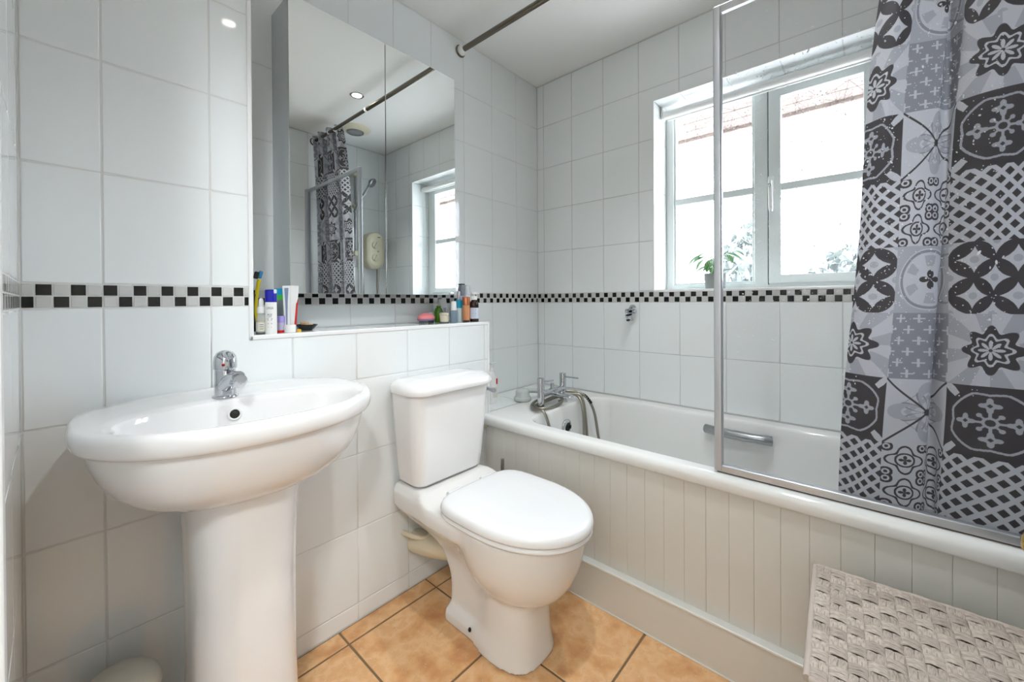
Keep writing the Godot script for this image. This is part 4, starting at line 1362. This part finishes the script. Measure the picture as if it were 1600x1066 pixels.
func build_ledge_items() -> void:
	var y := LEDGE
	var facing := Basis(Vector3.UP, deg_to_rad(-15))    # labels look out into the room
	var navy := mat("ink_navy", Color(0.10, 0.12, 0.25), 0.5)
	var ink := mat("ink_grey", Color(0.35, 0.35, 0.38), 0.5)
	# dropper bottle
	var o := thing("dropper_bottle", "small clear glass serum bottle with a white dropper top", "bottle", Vector3(0.450, y, -0.046))
	var gl := mat("clear_glass", Color(0.86, 0.88, 0.82, 0.28), 0.05)
	gl.transparency = BaseMaterial3D.TRANSPARENCY_ALPHA
	part("glass", lathe([[0.0, 0.001], [0.0125, 0.0], [0.0138, 0.002], [0.0138, 0.044], [0.0125, 0.052], [0.0075, 0.058], [0.0070, 0.064]], 24), gl, o)
	part("serum", lathe([[0.0, 0.003], [0.0122, 0.003], [0.0122, 0.040], [0.0, 0.040]], 20), mat("serum", Color(0.80, 0.76, 0.62), 0.2), o)
	part("base_ring", lathe([[0.0130, 0.0005], [0.0142, 0.001], [0.0142, 0.006], [0.0136, 0.007]], 20), M.gasket, o)
	var lb := part("paper_label", lathe([[0.0139, 0.010], [0.01405, 0.010], [0.01405, 0.036], [0.0139, 0.036]], 24), mat("label_cream", Color(0.86, 0.85, 0.80), 0.6), o)
	for k in 3:
		part("print_line", rbox(Vector3(0.009, 0.0016, 0.0006), 0.0002), ink, lb, facing * Vector3(0.0, 0.029 - 0.006 * k, 0.0139), facing)
	part("collar", lathe([[0.0105, 0.062], [0.0115, 0.063], [0.0115, 0.078], [0.009, 0.080]], 20), M.white_plastic, o)
	part("bulb", lathe([[0.0085, 0.080], [0.0068, 0.083], [0.0068, 0.098], [0.005, 0.105], [0.0, 0.107]], 18), M.white_plastic, o)
	# white pump bottle with blue cap
	o = thing("blue_capped_bottle", "tall white lotion bottle with a royal blue cap", "bottle", Vector3(0.470, y, -0.028))
	var b := part("bottle", lathe([[0.0145, 0.0], [0.0155, 0.0015], [0.0155, 0.0015], [0.0155, 0.092], [0.0152, 0.094], [0.0152, 0.094], [0.013, 0.095]], 28), M.white_plastic, o)
	var turn := Basis(Vector3.UP, deg_to_rad(-30))
	for w in [["URIA", 0.0065, 0.077, ink], ["AGE", 0.0052, 0.058, navy], ["LIFT", 0.0045, 0.052, navy]]:
		writing(w[0], w[1], w[3], b, turn * Vector3(0, w[2], 0.01545), turn)
	for k in 4:
		part("print_line", rbox(Vector3([0.014, 0.011, 0.012, 0.009][k], 0.0014, 0.0006), 0.0002), ink, b, turn * Vector3(0, [0.046, 0.042, 0.032, 0.022][k], 0.0148), turn)
	var cp := part("cap", lathe([[0.0150, 0.095], [0.0155, 0.096], [0.0155, 0.128], [0.0145, 0.131], [0.0, 0.132]], 28), mat("royal_blue", Color(0.02, 0.06, 0.62), 0.25), o)
	part("nozzle", rbox(Vector3(0.006, 0.012, 0.014), 0.002), M.white_plastic, cp, Vector3(0.008, 0.126, 0.011), turn)
	# toothbrush
	o = thing("toothbrush", "yellow toothbrush with a blue and black head leaning in the recess corner", "toothbrush", Vector3(0.462, y, -0.125))
	part("handle", tube(smooth_path([Vector3(0, 0.006, 0), Vector3(-0.004, 0.07, 0), Vector3(0.001, 0.13, 0), Vector3(0.007, 0.165, 0)], 6), 0.0055, 12), mat("yellow_plastic", Color(0.88, 0.80, 0.05), 0.3), o)
	part("grip", tube(smooth_path([Vector3(-0.004, 0.005, 0.0), Vector3(-0.010, 0.07, -0.002), Vector3(-0.006, 0.12, -0.002)], 5), 0.006, 12), M.rubber_black, o)
	part("brush_head", rbox(Vector3(0.010, 0.024, 0.012), 0.003), mat("sky_blue", Color(0.15, 0.50, 0.68), 0.4), o, Vector3(0.010, 0.180, 0), Basis(Vector3.BACK, -0.25))
	part("bristles", rbox(Vector3(0.012, 0.022, 0.011), 0.002), M.rubber_black, o, Vector3(-0.001, 0.178, 0), Basis(Vector3.BACK, -0.25))
	# tube with teal and green top
	o = thing("teal_tube", "grey toothpaste tube with a teal and green end", "tube", Vector3(0.520, y, -0.105))
	var tealm := mat("teal", Color(0.02, 0.55, 0.72), 0.3)
	part("body", loft([rrect(-0.011, 0.011, -0.008, 0.008, 0.007, 0.02), rrect(-0.011, 0.011, -0.007, 0.007, 0.006, 0.08), rrect(-0.012, 0.012, -0.004, 0.004, 0.003, 0.105)]), mat("grey_tube", Color(0.42, 0.46, 0.47), 0.35), o)
	part("green_band", loft([rrect(-0.0122, 0.0122, -0.0045, 0.0045, 0.003, 0.102), rrect(-0.0124, 0.0124, -0.003, 0.003, 0.002, 0.118)]), mat("leaf_green", Color(0.20, 0.62, 0.22), 0.35), o)
	part("teal_end", loft([rrect(-0.0124, 0.0124, -0.003, 0.003, 0.002, 0.118), rrect(-0.0128, 0.0128, -0.0015, 0.0015, 0.001, 0.138)]), tealm, o)
	part("cap", cyl(0.010, 0.022, 0.001), tealm, o)
	# lilac jar on a red cap
	o = thing("lilac_jar", "small lilac cream jar with a paler lower half", "jar", Vector3(0.510, y + 0.0085, -0.072))
	part("jar", lathe([[0.0115, 0.0], [0.0125, 0.001], [0.0125, 0.022], [0.012, 0.023]], 24), mat("lilac_pale", Color(0.74, 0.72, 0.82), 0.25), o)
	part("lid", lathe([[0.0125, 0.023], [0.0132, 0.024], [0.0132, 0.041], [0.0122, 0.043], [0.0, 0.0435]], 24), mat("lilac", Color(0.62, 0.57, 0.83), 0.3), o)
	o = thing("red_cap", "little red bottle cap under the lilac jar", "cap", Vector3(0.508, y, -0.071))
	part("shell", lathe([[0.0, 0.0], [0.0105, 0.0], [0.0110, 0.001], [0.0110, 0.0075], [0.010, 0.0085], [0.0, 0.0085]], 22), mat("red", Color(0.80, 0.04, 0.07), 0.3), o)
	# tubes standing in a white cup
	o = thing("white_cup", "low white plastic cup holding two toothpaste tubes", "cup", Vector3(0.534, y, -0.061))
	part("cup", lathe([[0.0, 0.0], [0.0155, 0.0], [0.0168, 0.0015], [0.0170, 0.0245], [0.0162, 0.0250], [0.0158, 0.0240], [0.0150, 0.003], [0.0, 0.003]], 26), M.white_plastic, o)
	for k in 2:
		o = thing("toothpaste_tube", ["white toothpaste tube with a silver-blue stripe in the cup", "white toothpaste tube with a red edge in the cup"][k], "tube", Vector3([0.529, 0.541][k], y + 0.0035, [-0.066, -0.057][k]), "", deg_to_rad(-35.0))
		o.rotation.z = [0.02, -0.04][k]
		part("sleeve", loft([rrect(-0.007, 0.007, -0.0045, 0.0045, 0.004, 0.0), rrect(-0.0085, 0.0085, -0.0045, 0.0045, 0.004, 0.02), rrect(-0.0105, 0.0105, -0.003, 0.003, 0.0025, 0.09), rrect(-0.0115, 0.0115, -0.0012, 0.0012, 0.001, 0.142)]), M.white_plastic, o)
		if k == 0:
			part("stripe", loft([rrect(-0.003, 0.001, 0.002, 0.0049, 0.0005, 0.02), rrect(-0.004, 0.003, 0.001, 0.0036, 0.0005, 0.09), rrect(-0.006, 0.006, 0.0, 0.0017, 0.0005, 0.135)]), mat("stripe_blue", Color(0.50, 0.56, 0.68), 0.3), o)
		else:
			part("stripe", loft([rrect(0.004, 0.0087, -0.0035, 0.0049, 0.0005, 0.02), rrect(0.0065, 0.0108, -0.002, 0.0034, 0.0005, 0.085), rrect(0.009, 0.0112, -0.001, 0.002, 0.0003, 0.10)]), M.red, o)
	# soap dish
	o = thing("soap_dish", "black dish heaped with beige soap pieces", "dish", Vector3(0.606, y, -0.118))
	part("dish", lathe([[0.0, 0.0], [0.016, 0.0], [0.018, 0.001], [0.034, 0.0185], [0.033, 0.020], [0.031, 0.0195], [0.016, 0.005], [0.0, 0.005]], 28), mat("black_glaze", Color(0.04, 0.04, 0.045), 0.2), o)
	for k in 3:
		part("soap", rbox([Vector3(0.036, 0.012, 0.024), Vector3(0.026, 0.010, 0.020), Vector3(0.022, 0.010, 0.016)][k], 0.004), mat("soap_%d" % k, [Color(0.83, 0.71, 0.56), Color(0.80, 0.66, 0.50), Color(0.86, 0.76, 0.62)][k], 0.5), o, [Vector3(-0.004, 0.014, 0.002), Vector3(-0.006, 0.0235, 0.0), Vector3(0.012, 0.018, -0.006)][k], Basis(Vector3.UP, [0.2, 0.7, -0.5][k]) * Basis(Vector3.BACK, [0.1, -0.1, -0.25][k]))
	o = thing("yellow_cap", "tiny yellow screw cap beside the white cup", "cap", Vector3(0.556, y, -0.049))
	part("shell", lathe([[0.006, 0.0], [0.0065, 0.001], [0.0060, 0.008], [0.005, 0.009], [0.0, 0.009]], 16), mat("cap_yellow", Color(0.86, 0.66, 0.08), 0.35), o)
	# ---- the other end of the ledge
	o = thing("hair_brush", "pink palm-held detangling hairbrush with grey bristles", "hairbrush", Vector3(1.105, y, -0.135), "", deg_to_rad(22.0))
	var rings := []
	for p in [[0.016, 0.046, 0.027], [0.020, 0.051, 0.030], [0.026, 0.052, 0.031], [0.034, 0.045, 0.027], [0.041, 0.030, 0.019], [0.045, 0.012, 0.008]]:
		var r := PackedVector3Array()
		for i in 32:
			var a := TAU * i / 32
			r.append(Vector3(cos(a) * p[1], p[0], sin(a) * p[2]))
		rings.append(r)
	part("shell", loft(rings), mat("salmon", Color(0.86, 0.50, 0.52), 0.35), o)
	rings = []
	for p in [[0.012, 0.044, 0.025], [0.013, 0.048, 0.029], [0.019, 0.0515, 0.0305]]:
		var r := PackedVector3Array()
		for i in 32:
			var a := TAU * i / 32
			r.append(Vector3(cos(a) * p[1], p[0], sin(a) * p[2]))
		rings.append(r)
	part("bristle_pad", loft(rings), mat("mauve", Color(0.50, 0.42, 0.55), 0.4), o)
	for i in 11:
		for k in 5:
			var bx := (i - 5) * 0.0078
			var bz := (k - 2) * 0.0095
			if pow(bx / 0.044, 2) + pow(bz / 0.025, 2) < 1.0:
				part("bristle", cyl(0.0011, 0.0125, 0.0002, 6), M.gasket, o, Vector3(bx, 0.0, bz))
	o = thing("green_bottle", "squat green bottle lying behind the cream jar", "bottle", Vector3(1.196, y, -0.165), "", 0.4)
	var grn := mat("bottle_green", Color(0.24, 0.42, 0.04), 0.12)
	part("body", loft([rrect(-0.016, 0.016, -0.012, 0.012, 0.009, 0.0), rrect(-0.019, 0.019, -0.014, 0.014, 0.010, 0.006), rrect(-0.022, 0.022, -0.015, 0.015, 0.011, 0.045), rrect(-0.016, 0.016, -0.012, 0.012, 0.009, 0.062), rrect(-0.010, 0.010, -0.009, 0.009, 0.008, 0.066)]), grn, o)
	part("label", rbox(Vector3(0.018, 0.010, 0.001), 0.0004), mat("leaf_white", Color(0.72, 0.80, 0.58), 0.4), o, Vector3(-0.002, 0.040, 0.0155))
	part("cap", cyl(0.010, 0.008, 0.002), grn, o, Vector3(0, 0.066, 0))
	o = thing("white_roll_on", "tiny white bottle with a dark base behind the pink hairbrush", "bottle", Vector3(1.168, y, -0.185))
	part("body", lathe([[0.011, 0.012], [0.0115, 0.013], [0.0115, 0.038], [0.009, 0.044], [0.0, 0.045]], 20), M.white_plastic, o)
	part("base", cyl(0.012, 0.013, 0.001), M.rubber_black, o)
	o = thing("cream_jar", "cream coloured face cream tub with a ridged lid", "jar", Vector3(1.182, y, -0.108))
	part("tub", lathe([[0.018, 0.0], [0.019, 0.001], [0.0205, 0.030], [0.0205, 0.030], [0.019, 0.031]], 28), mat("tub_cream", Color(0.86, 0.83, 0.74), 0.35), o)
	part("lid", lathe([[0.0205, 0.031], [0.0215, 0.032], [0.0215, 0.042], [0.020, 0.044], [0.0, 0.0445]], 28), mat("lid_cream", Color(0.80, 0.77, 0.70), 0.4), o)
	part("base_ring", lathe([[0.0185, 0.0], [0.0200, 0.0005], [0.0200, 0.004], [0.0190, 0.005]], 24), M.gasket, o)
	o = thing("silver_pouch", "crumpled clear silver pouch standing behind the green bottle", "pouch", Vector3(1.240, y, -0.195), "", 0.3)
	part("pouch", loft([rrect(-0.030, 0.030, -0.012, 0.012, 0.010, 0.0), rrect(-0.032, 0.032, -0.014, 0.014, 0.010, 0.02), rrect(-0.030, 0.031, -0.009, 0.011, 0.007, 0.06), rrect(-0.029, 0.030, -0.003, 0.005, 0.002, 0.095), rrect(-0.029, 0.030, -0.001, 0.003, 0.001, 0.105)]), mat("pouch_silver", Color(0.76, 0.77, 0.75), 0.25), o)
	part("print", rbox(Vector3(0.022, 0.02, 0.001), 0.0003), mat("print_grey", Color(0.58, 0.57, 0.59), 0.5), o, Vector3(0.002, 0.055, 0.0125))
	o = thing("grey_nail_bottle", "blue-grey bottle with a tall white cap", "bottle", Vector3(1.219, y, -0.088))
	part("glass", lathe([[0.016, 0.0], [0.0175, 0.001], [0.0178, 0.045], [0.016, 0.052], [0.012, 0.054]], 26), mat("blue_grey", Color(0.45, 0.52, 0.58), 0.15), o)
	part("cap", lathe([[0.0125, 0.054], [0.0130, 0.055], [0.0115, 0.090], [0.010, 0.094], [0.0, 0.095]], 24), M.white_plastic, o)
	o = thing("teal_bottle", "white and turquoise bottle with a slim white pump", "bottle", Vector3(1.275, y, -0.120))
	part("lower", lathe([[0.0145, 0.0], [0.0158, 0.001], [0.0158, 0.062], [0.0158, 0.062], [0.0158, 0.063]], 24), mat("pale_aqua", Color(0.80, 0.86, 0.86), 0.25), o)
	part("upper", lathe([[0.0158, 0.063], [0.0158, 0.094], [0.013, 0.100], [0.009, 0.101]], 24), mat("turquoise", Color(0.03, 0.58, 0.70), 0.25), o)
	part("pump", lathe([[0.0075, 0.101], [0.0080, 0.102], [0.0078, 0.136], [0.006, 0.140], [0.0, 0.141]], 20), M.alu, o)
	o = thing("foundation_bottle", "copper-capped bottle of tan foundation with a dark base", "bottle", Vector3(1.294, y, -0.090))
	part("base", cyl(0.0158, 0.008, 0.001), mat("umber", Color(0.12, 0.06, 0.03), 0.3), o)
	part("body", lathe([[0.0165, 0.008], [0.0172, 0.009], [0.0172, 0.072], [0.016, 0.074]], 26), mat("tan_makeup", Color(0.80, 0.55, 0.38), 0.25), o)
	part("cap", lathe([[0.0172, 0.075], [0.0176, 0.076], [0.0176, 0.112], [0.0165, 0.114], [0.0, 0.1145]], 26), mat("copper", Color(0.80, 0.50, 0.34), 0.22, 0.7), o)
	o = thing("spray_bottle", "tall lilac bottle with a grey and black spray head", "bottle", Vector3(1.330, y, -0.165))
	part("body", lathe([[0.018, 0.0], [0.0195, 0.001], [0.0195, 0.105], [0.014, 0.118], [0.011, 0.120]], 26), mat("lilac_grey", Color(0.66, 0.66, 0.76), 0.3), o)
	var sh := part("spray_head", loft([rrect(-0.012, 0.012, -0.012, 0.012, 0.008, 0.120), rrect(-0.013, 0.013, -0.012, 0.013, 0.008, 0.150), rrect(-0.009, 0.009, -0.010, 0.012, 0.006, 0.172)]), mat("spray_grey", Color(0.45, 0.48, 0.52), 0.3), o)
	part("trigger", rbox(Vector3(0.022, 0.006, 0.024), 0.002), M.rubber_black, sh, Vector3(0.003, 0.174, 0))
	o = thing("white_capped_bottle", "large lilac-white bottle with a domed white measuring cap", "bottle", Vector3(1.372, y, -0.172))
	part("body", lathe([[0.021, 0.0], [0.0225, 0.0015], [0.0225, 0.110], [0.019, 0.124], [0.0165, 0.126]], 28), mat("milk", Color(0.84, 0.84, 0.88), 0.25), o)
	part("cap", lathe([[0.0175, 0.126], [0.0180, 0.127], [0.0172, 0.160], [0.014, 0.170], [0.0, 0.172]], 28), mat("cap_grey", Color(0.82, 0.83, 0.85), 0.35), o)
	o = thing("amber_bottle", "brown glass bottle with a white pump and pale label at the ledge end", "bottle", Vector3(1.322, y, -0.058))
	o.position = Vector3(1.330, y, -0.075)
	part("glass", lathe([[0.0, 0.0], [0.019, 0.0], [0.0205, 0.002], [0.0205, 0.080], [0.018, 0.092], [0.011, 0.100], [0.0105, 0.104]], 28), mat("amber", Color(0.14, 0.035, 0.012), 0.08), o)
	lb = part("paper_label", lathe([[0.0206, 0.014], [0.0209, 0.014], [0.0209, 0.064], [0.0206, 0.064]], 28), mat("label_blue", Color(0.78, 0.81, 0.86), 0.55), o)
	turn = Basis(Vector3.UP, deg_to_rad(-42))
	for k in 4:
		part("print_line", rbox(Vector3([0.016, 0.012, 0.015, 0.010][k], 0.0022, 0.0006), 0.0002), ink, lb, turn * Vector3(0, 0.056 - 0.009 * k, 0.0202), turn)
	part("collar", lathe([[0.0125, 0.100], [0.0135, 0.101], [0.0135, 0.116], [0.011, 0.118]], 24), M.white_plastic, o)
	var ph := part("pump_head", lathe([[0.005, 0.118], [0.005, 0.124], [0.0125, 0.125], [0.0125, 0.134], [0.010, 0.136], [0.0, 0.1365]], 22), M.white_plastic, o)
	part("pump_nozzle", rbox(Vector3(0.026, 0.006, 0.008), 0.002), M.white_plastic, ph, Vector3(0.012, 0.130, 0.004))


func build_small_things() -> void:
	# hand soap behind the ledge corner
	var o := thing("soap_bottle", "white pump soap bottle with a red label on the shelf by the ledge end", "bottle", Vector3(1.478, RIM, -0.115))
	part("body", loft([rrect(-0.024, 0.024, -0.020, 0.020, 0.015, 0.0), rrect(-0.026, 0.026, -0.022, 0.022, 0.016, 0.004), rrect(-0.026, 0.026, -0.022, 0.022, 0.016, 0.125), rrect(-0.014, 0.014, -0.013, 0.013, 0.012, 0.152), rrect(-0.011, 0.011, -0.011, 0.011, 0.010, 0.156)]), M.white_plastic, o)
	part("label", rbox(Vector3(0.010, 0.028, 0.001), 0.0004), M.red, o, Vector3(0.018, 0.108, 0.0222))
	part("label_stripe", rbox(Vector3(0.03, 0.05, 0.001), 0.0004), M.label_cream, o, Vector3(0.004, 0.055, 0.0222))
	part("pump", lathe([[0.012, 0.156], [0.012, 0.170], [0.004, 0.172], [0.004, 0.192], [0.010, 0.193], [0.010, 0.200], [0.0, 0.201]], 18), M.white_plastic, o)
	part("nozzle", rbox(Vector3(0.034, 0.006, 0.009), 0.002), M.white_plastic, o, Vector3(0.018, 0.197, 0.004))
	# toilet brush behind the toilet
	o = thing("toilet_brush", "toilet brush with a steel handle standing between toilet and bath", "toilet brush", Vector3(1.243, 0, 0.175))
	part("holder", lathe([[0.0, 0.0], [0.044, 0.0], [0.046, 0.004], [0.048, 0.13], [0.044, 0.134], [0.012, 0.140]], 28), M.white_plastic, o)
	part("handle", tube(PackedVector3Array([Vector3(0, 0.138, 0), Vector3(0, 0.30, 0.0), Vector3(0.002, 0.435, 0.002)]), 0.0072, 14), M.chrome_satin, o)
	# waste bin under the basin
	o = thing("waste_bin", "small cream domed waste bin tucked beside the pedestal", "bin", Vector3(0.130, 0, 0.115))
	part("bucket", lathe([[0.0, 0.0], [0.056, 0.0], [0.060, 0.004], [0.066, 0.245], [0.066, 0.245], [0.064, 0.247]], 32), mat("bin_cream", Color(0.84, 0.82, 0.77), 0.4), o)
	part("lid", lathe([[0.0675, 0.244], [0.069, 0.248], [0.069, 0.258], [0.064, 0.275], [0.048, 0.290], [0.026, 0.297], [0.0, 0.299]], 32), M.bin_cream, o)
	# potted plant on the window sill
	o = thing("potted_plant", "small houseplant with striped green leaves in a grey pot on the sill", "plant", Vector3(2.088, 1.1225, 0.748))
	part("pot", lathe([[0.0, 0.0], [0.040, 0.0], [0.042, 0.002], [0.047, 0.072], [0.047, 0.072], [0.044, 0.072], [0.042, 0.064], [0.0, 0.062]], 30), mat("pot_grey", Color(0.60, 0.62, 0.62), 0.5), o)
	part("soil", lathe([[0.0, 0.066], [0.036, 0.066], [0.0425, 0.063]], 20), mat("soil", Color(0.20, 0.15, 0.10), 0.95), o)
	var im := Image.create(64, 64, false, Image.FORMAT_RGB8)
	for y in 64:
		for x in 64:
			var w := absf(x - 31.5) / 31.5
			var st := fposmod((y / 64.0 + w * 0.55) * 5.0, 1.0)
			var c := Color(0.10, 0.42, 0.16) if st < 0.62 else Color(0.66, 0.80, 0.60)
			if w < 0.06:
				c = Color(0.72, 0.83, 0.62)
			im.set_pixel(x, y, c)
	var lm := mat("striped_leaf", Color(1, 1, 1), 0.4)
	lm.albedo_texture = ImageTexture.create_from_image(im)
	lm.backlight_enabled = true
	lm.backlight = Color(0.25, 0.35, 0.2)
	var stem := mat("stem_green", Color(0.40, 0.52, 0.28), 0.5)
	var r := RandomNumberGenerator.new()
	r.seed = 31
	var shape := leaf_shape()
	for k in 26:
		var a := TAU * k / 26.0 + r.randf_range(-0.2, 0.2)
		var rad := r.randf_range(0.030, 0.075) * (0.55 if absf(cos(a)) > 0.5 else 1.0)
		if cos(a) > 0.35:
			continue
		var h := r.randf_range(0.10, 0.19) - rad * 0.3
		var tip := Vector3(cos(a) * rad * 0.8, h, sin(a) * rad * 1.15)
		var s := part("stem", tube(smooth_path([Vector3(cos(a) * 0.008, 0.058, sin(a) * 0.008), Vector3(tip.x * 0.4, h * 0.7 + 0.02, tip.z * 0.4), tip], 4), 0.0016, 6), stem, o)
		var b := Basis(Vector3.UP, -a + PI / 2) * Basis(Vector3.RIGHT, r.randf_range(0.1, 0.75)) * Basis(Vector3.BACK, r.randf_range(-0.5, 0.5))
		part("leaf", shape, lm, s, tip, b.scaled_local(Vector3.ONE * r.randf_range(1.0, 1.5)))


func leaf_shape() -> ArrayMesh:
	# blade along +z, cupped and drooping
	var v := PackedVector3Array()
	var uv := PackedVector2Array()
	var t := PackedInt32Array()
	for i in 9:
		var s := i / 8.0
		var w := 0.0165 * pow(sin(PI * pow(s, 0.75)), 0.8) + 0.0002
		for k in 5:
			var x := (k - 2) / 2.0
			v.append(Vector3(x * w, -0.012 * s * s + 0.004 * absf(x) * sin(PI * s), s * 0.060))
			uv.append(Vector2(x * 0.5 + 0.5, s))
	for i in 8:
		for k in 4:
			var a := i * 5 + k
			t.append_array(PackedInt32Array([a, a + 5, a + 6, a, a + 6, a + 1]))
	return smooth(v, t, uv, false)
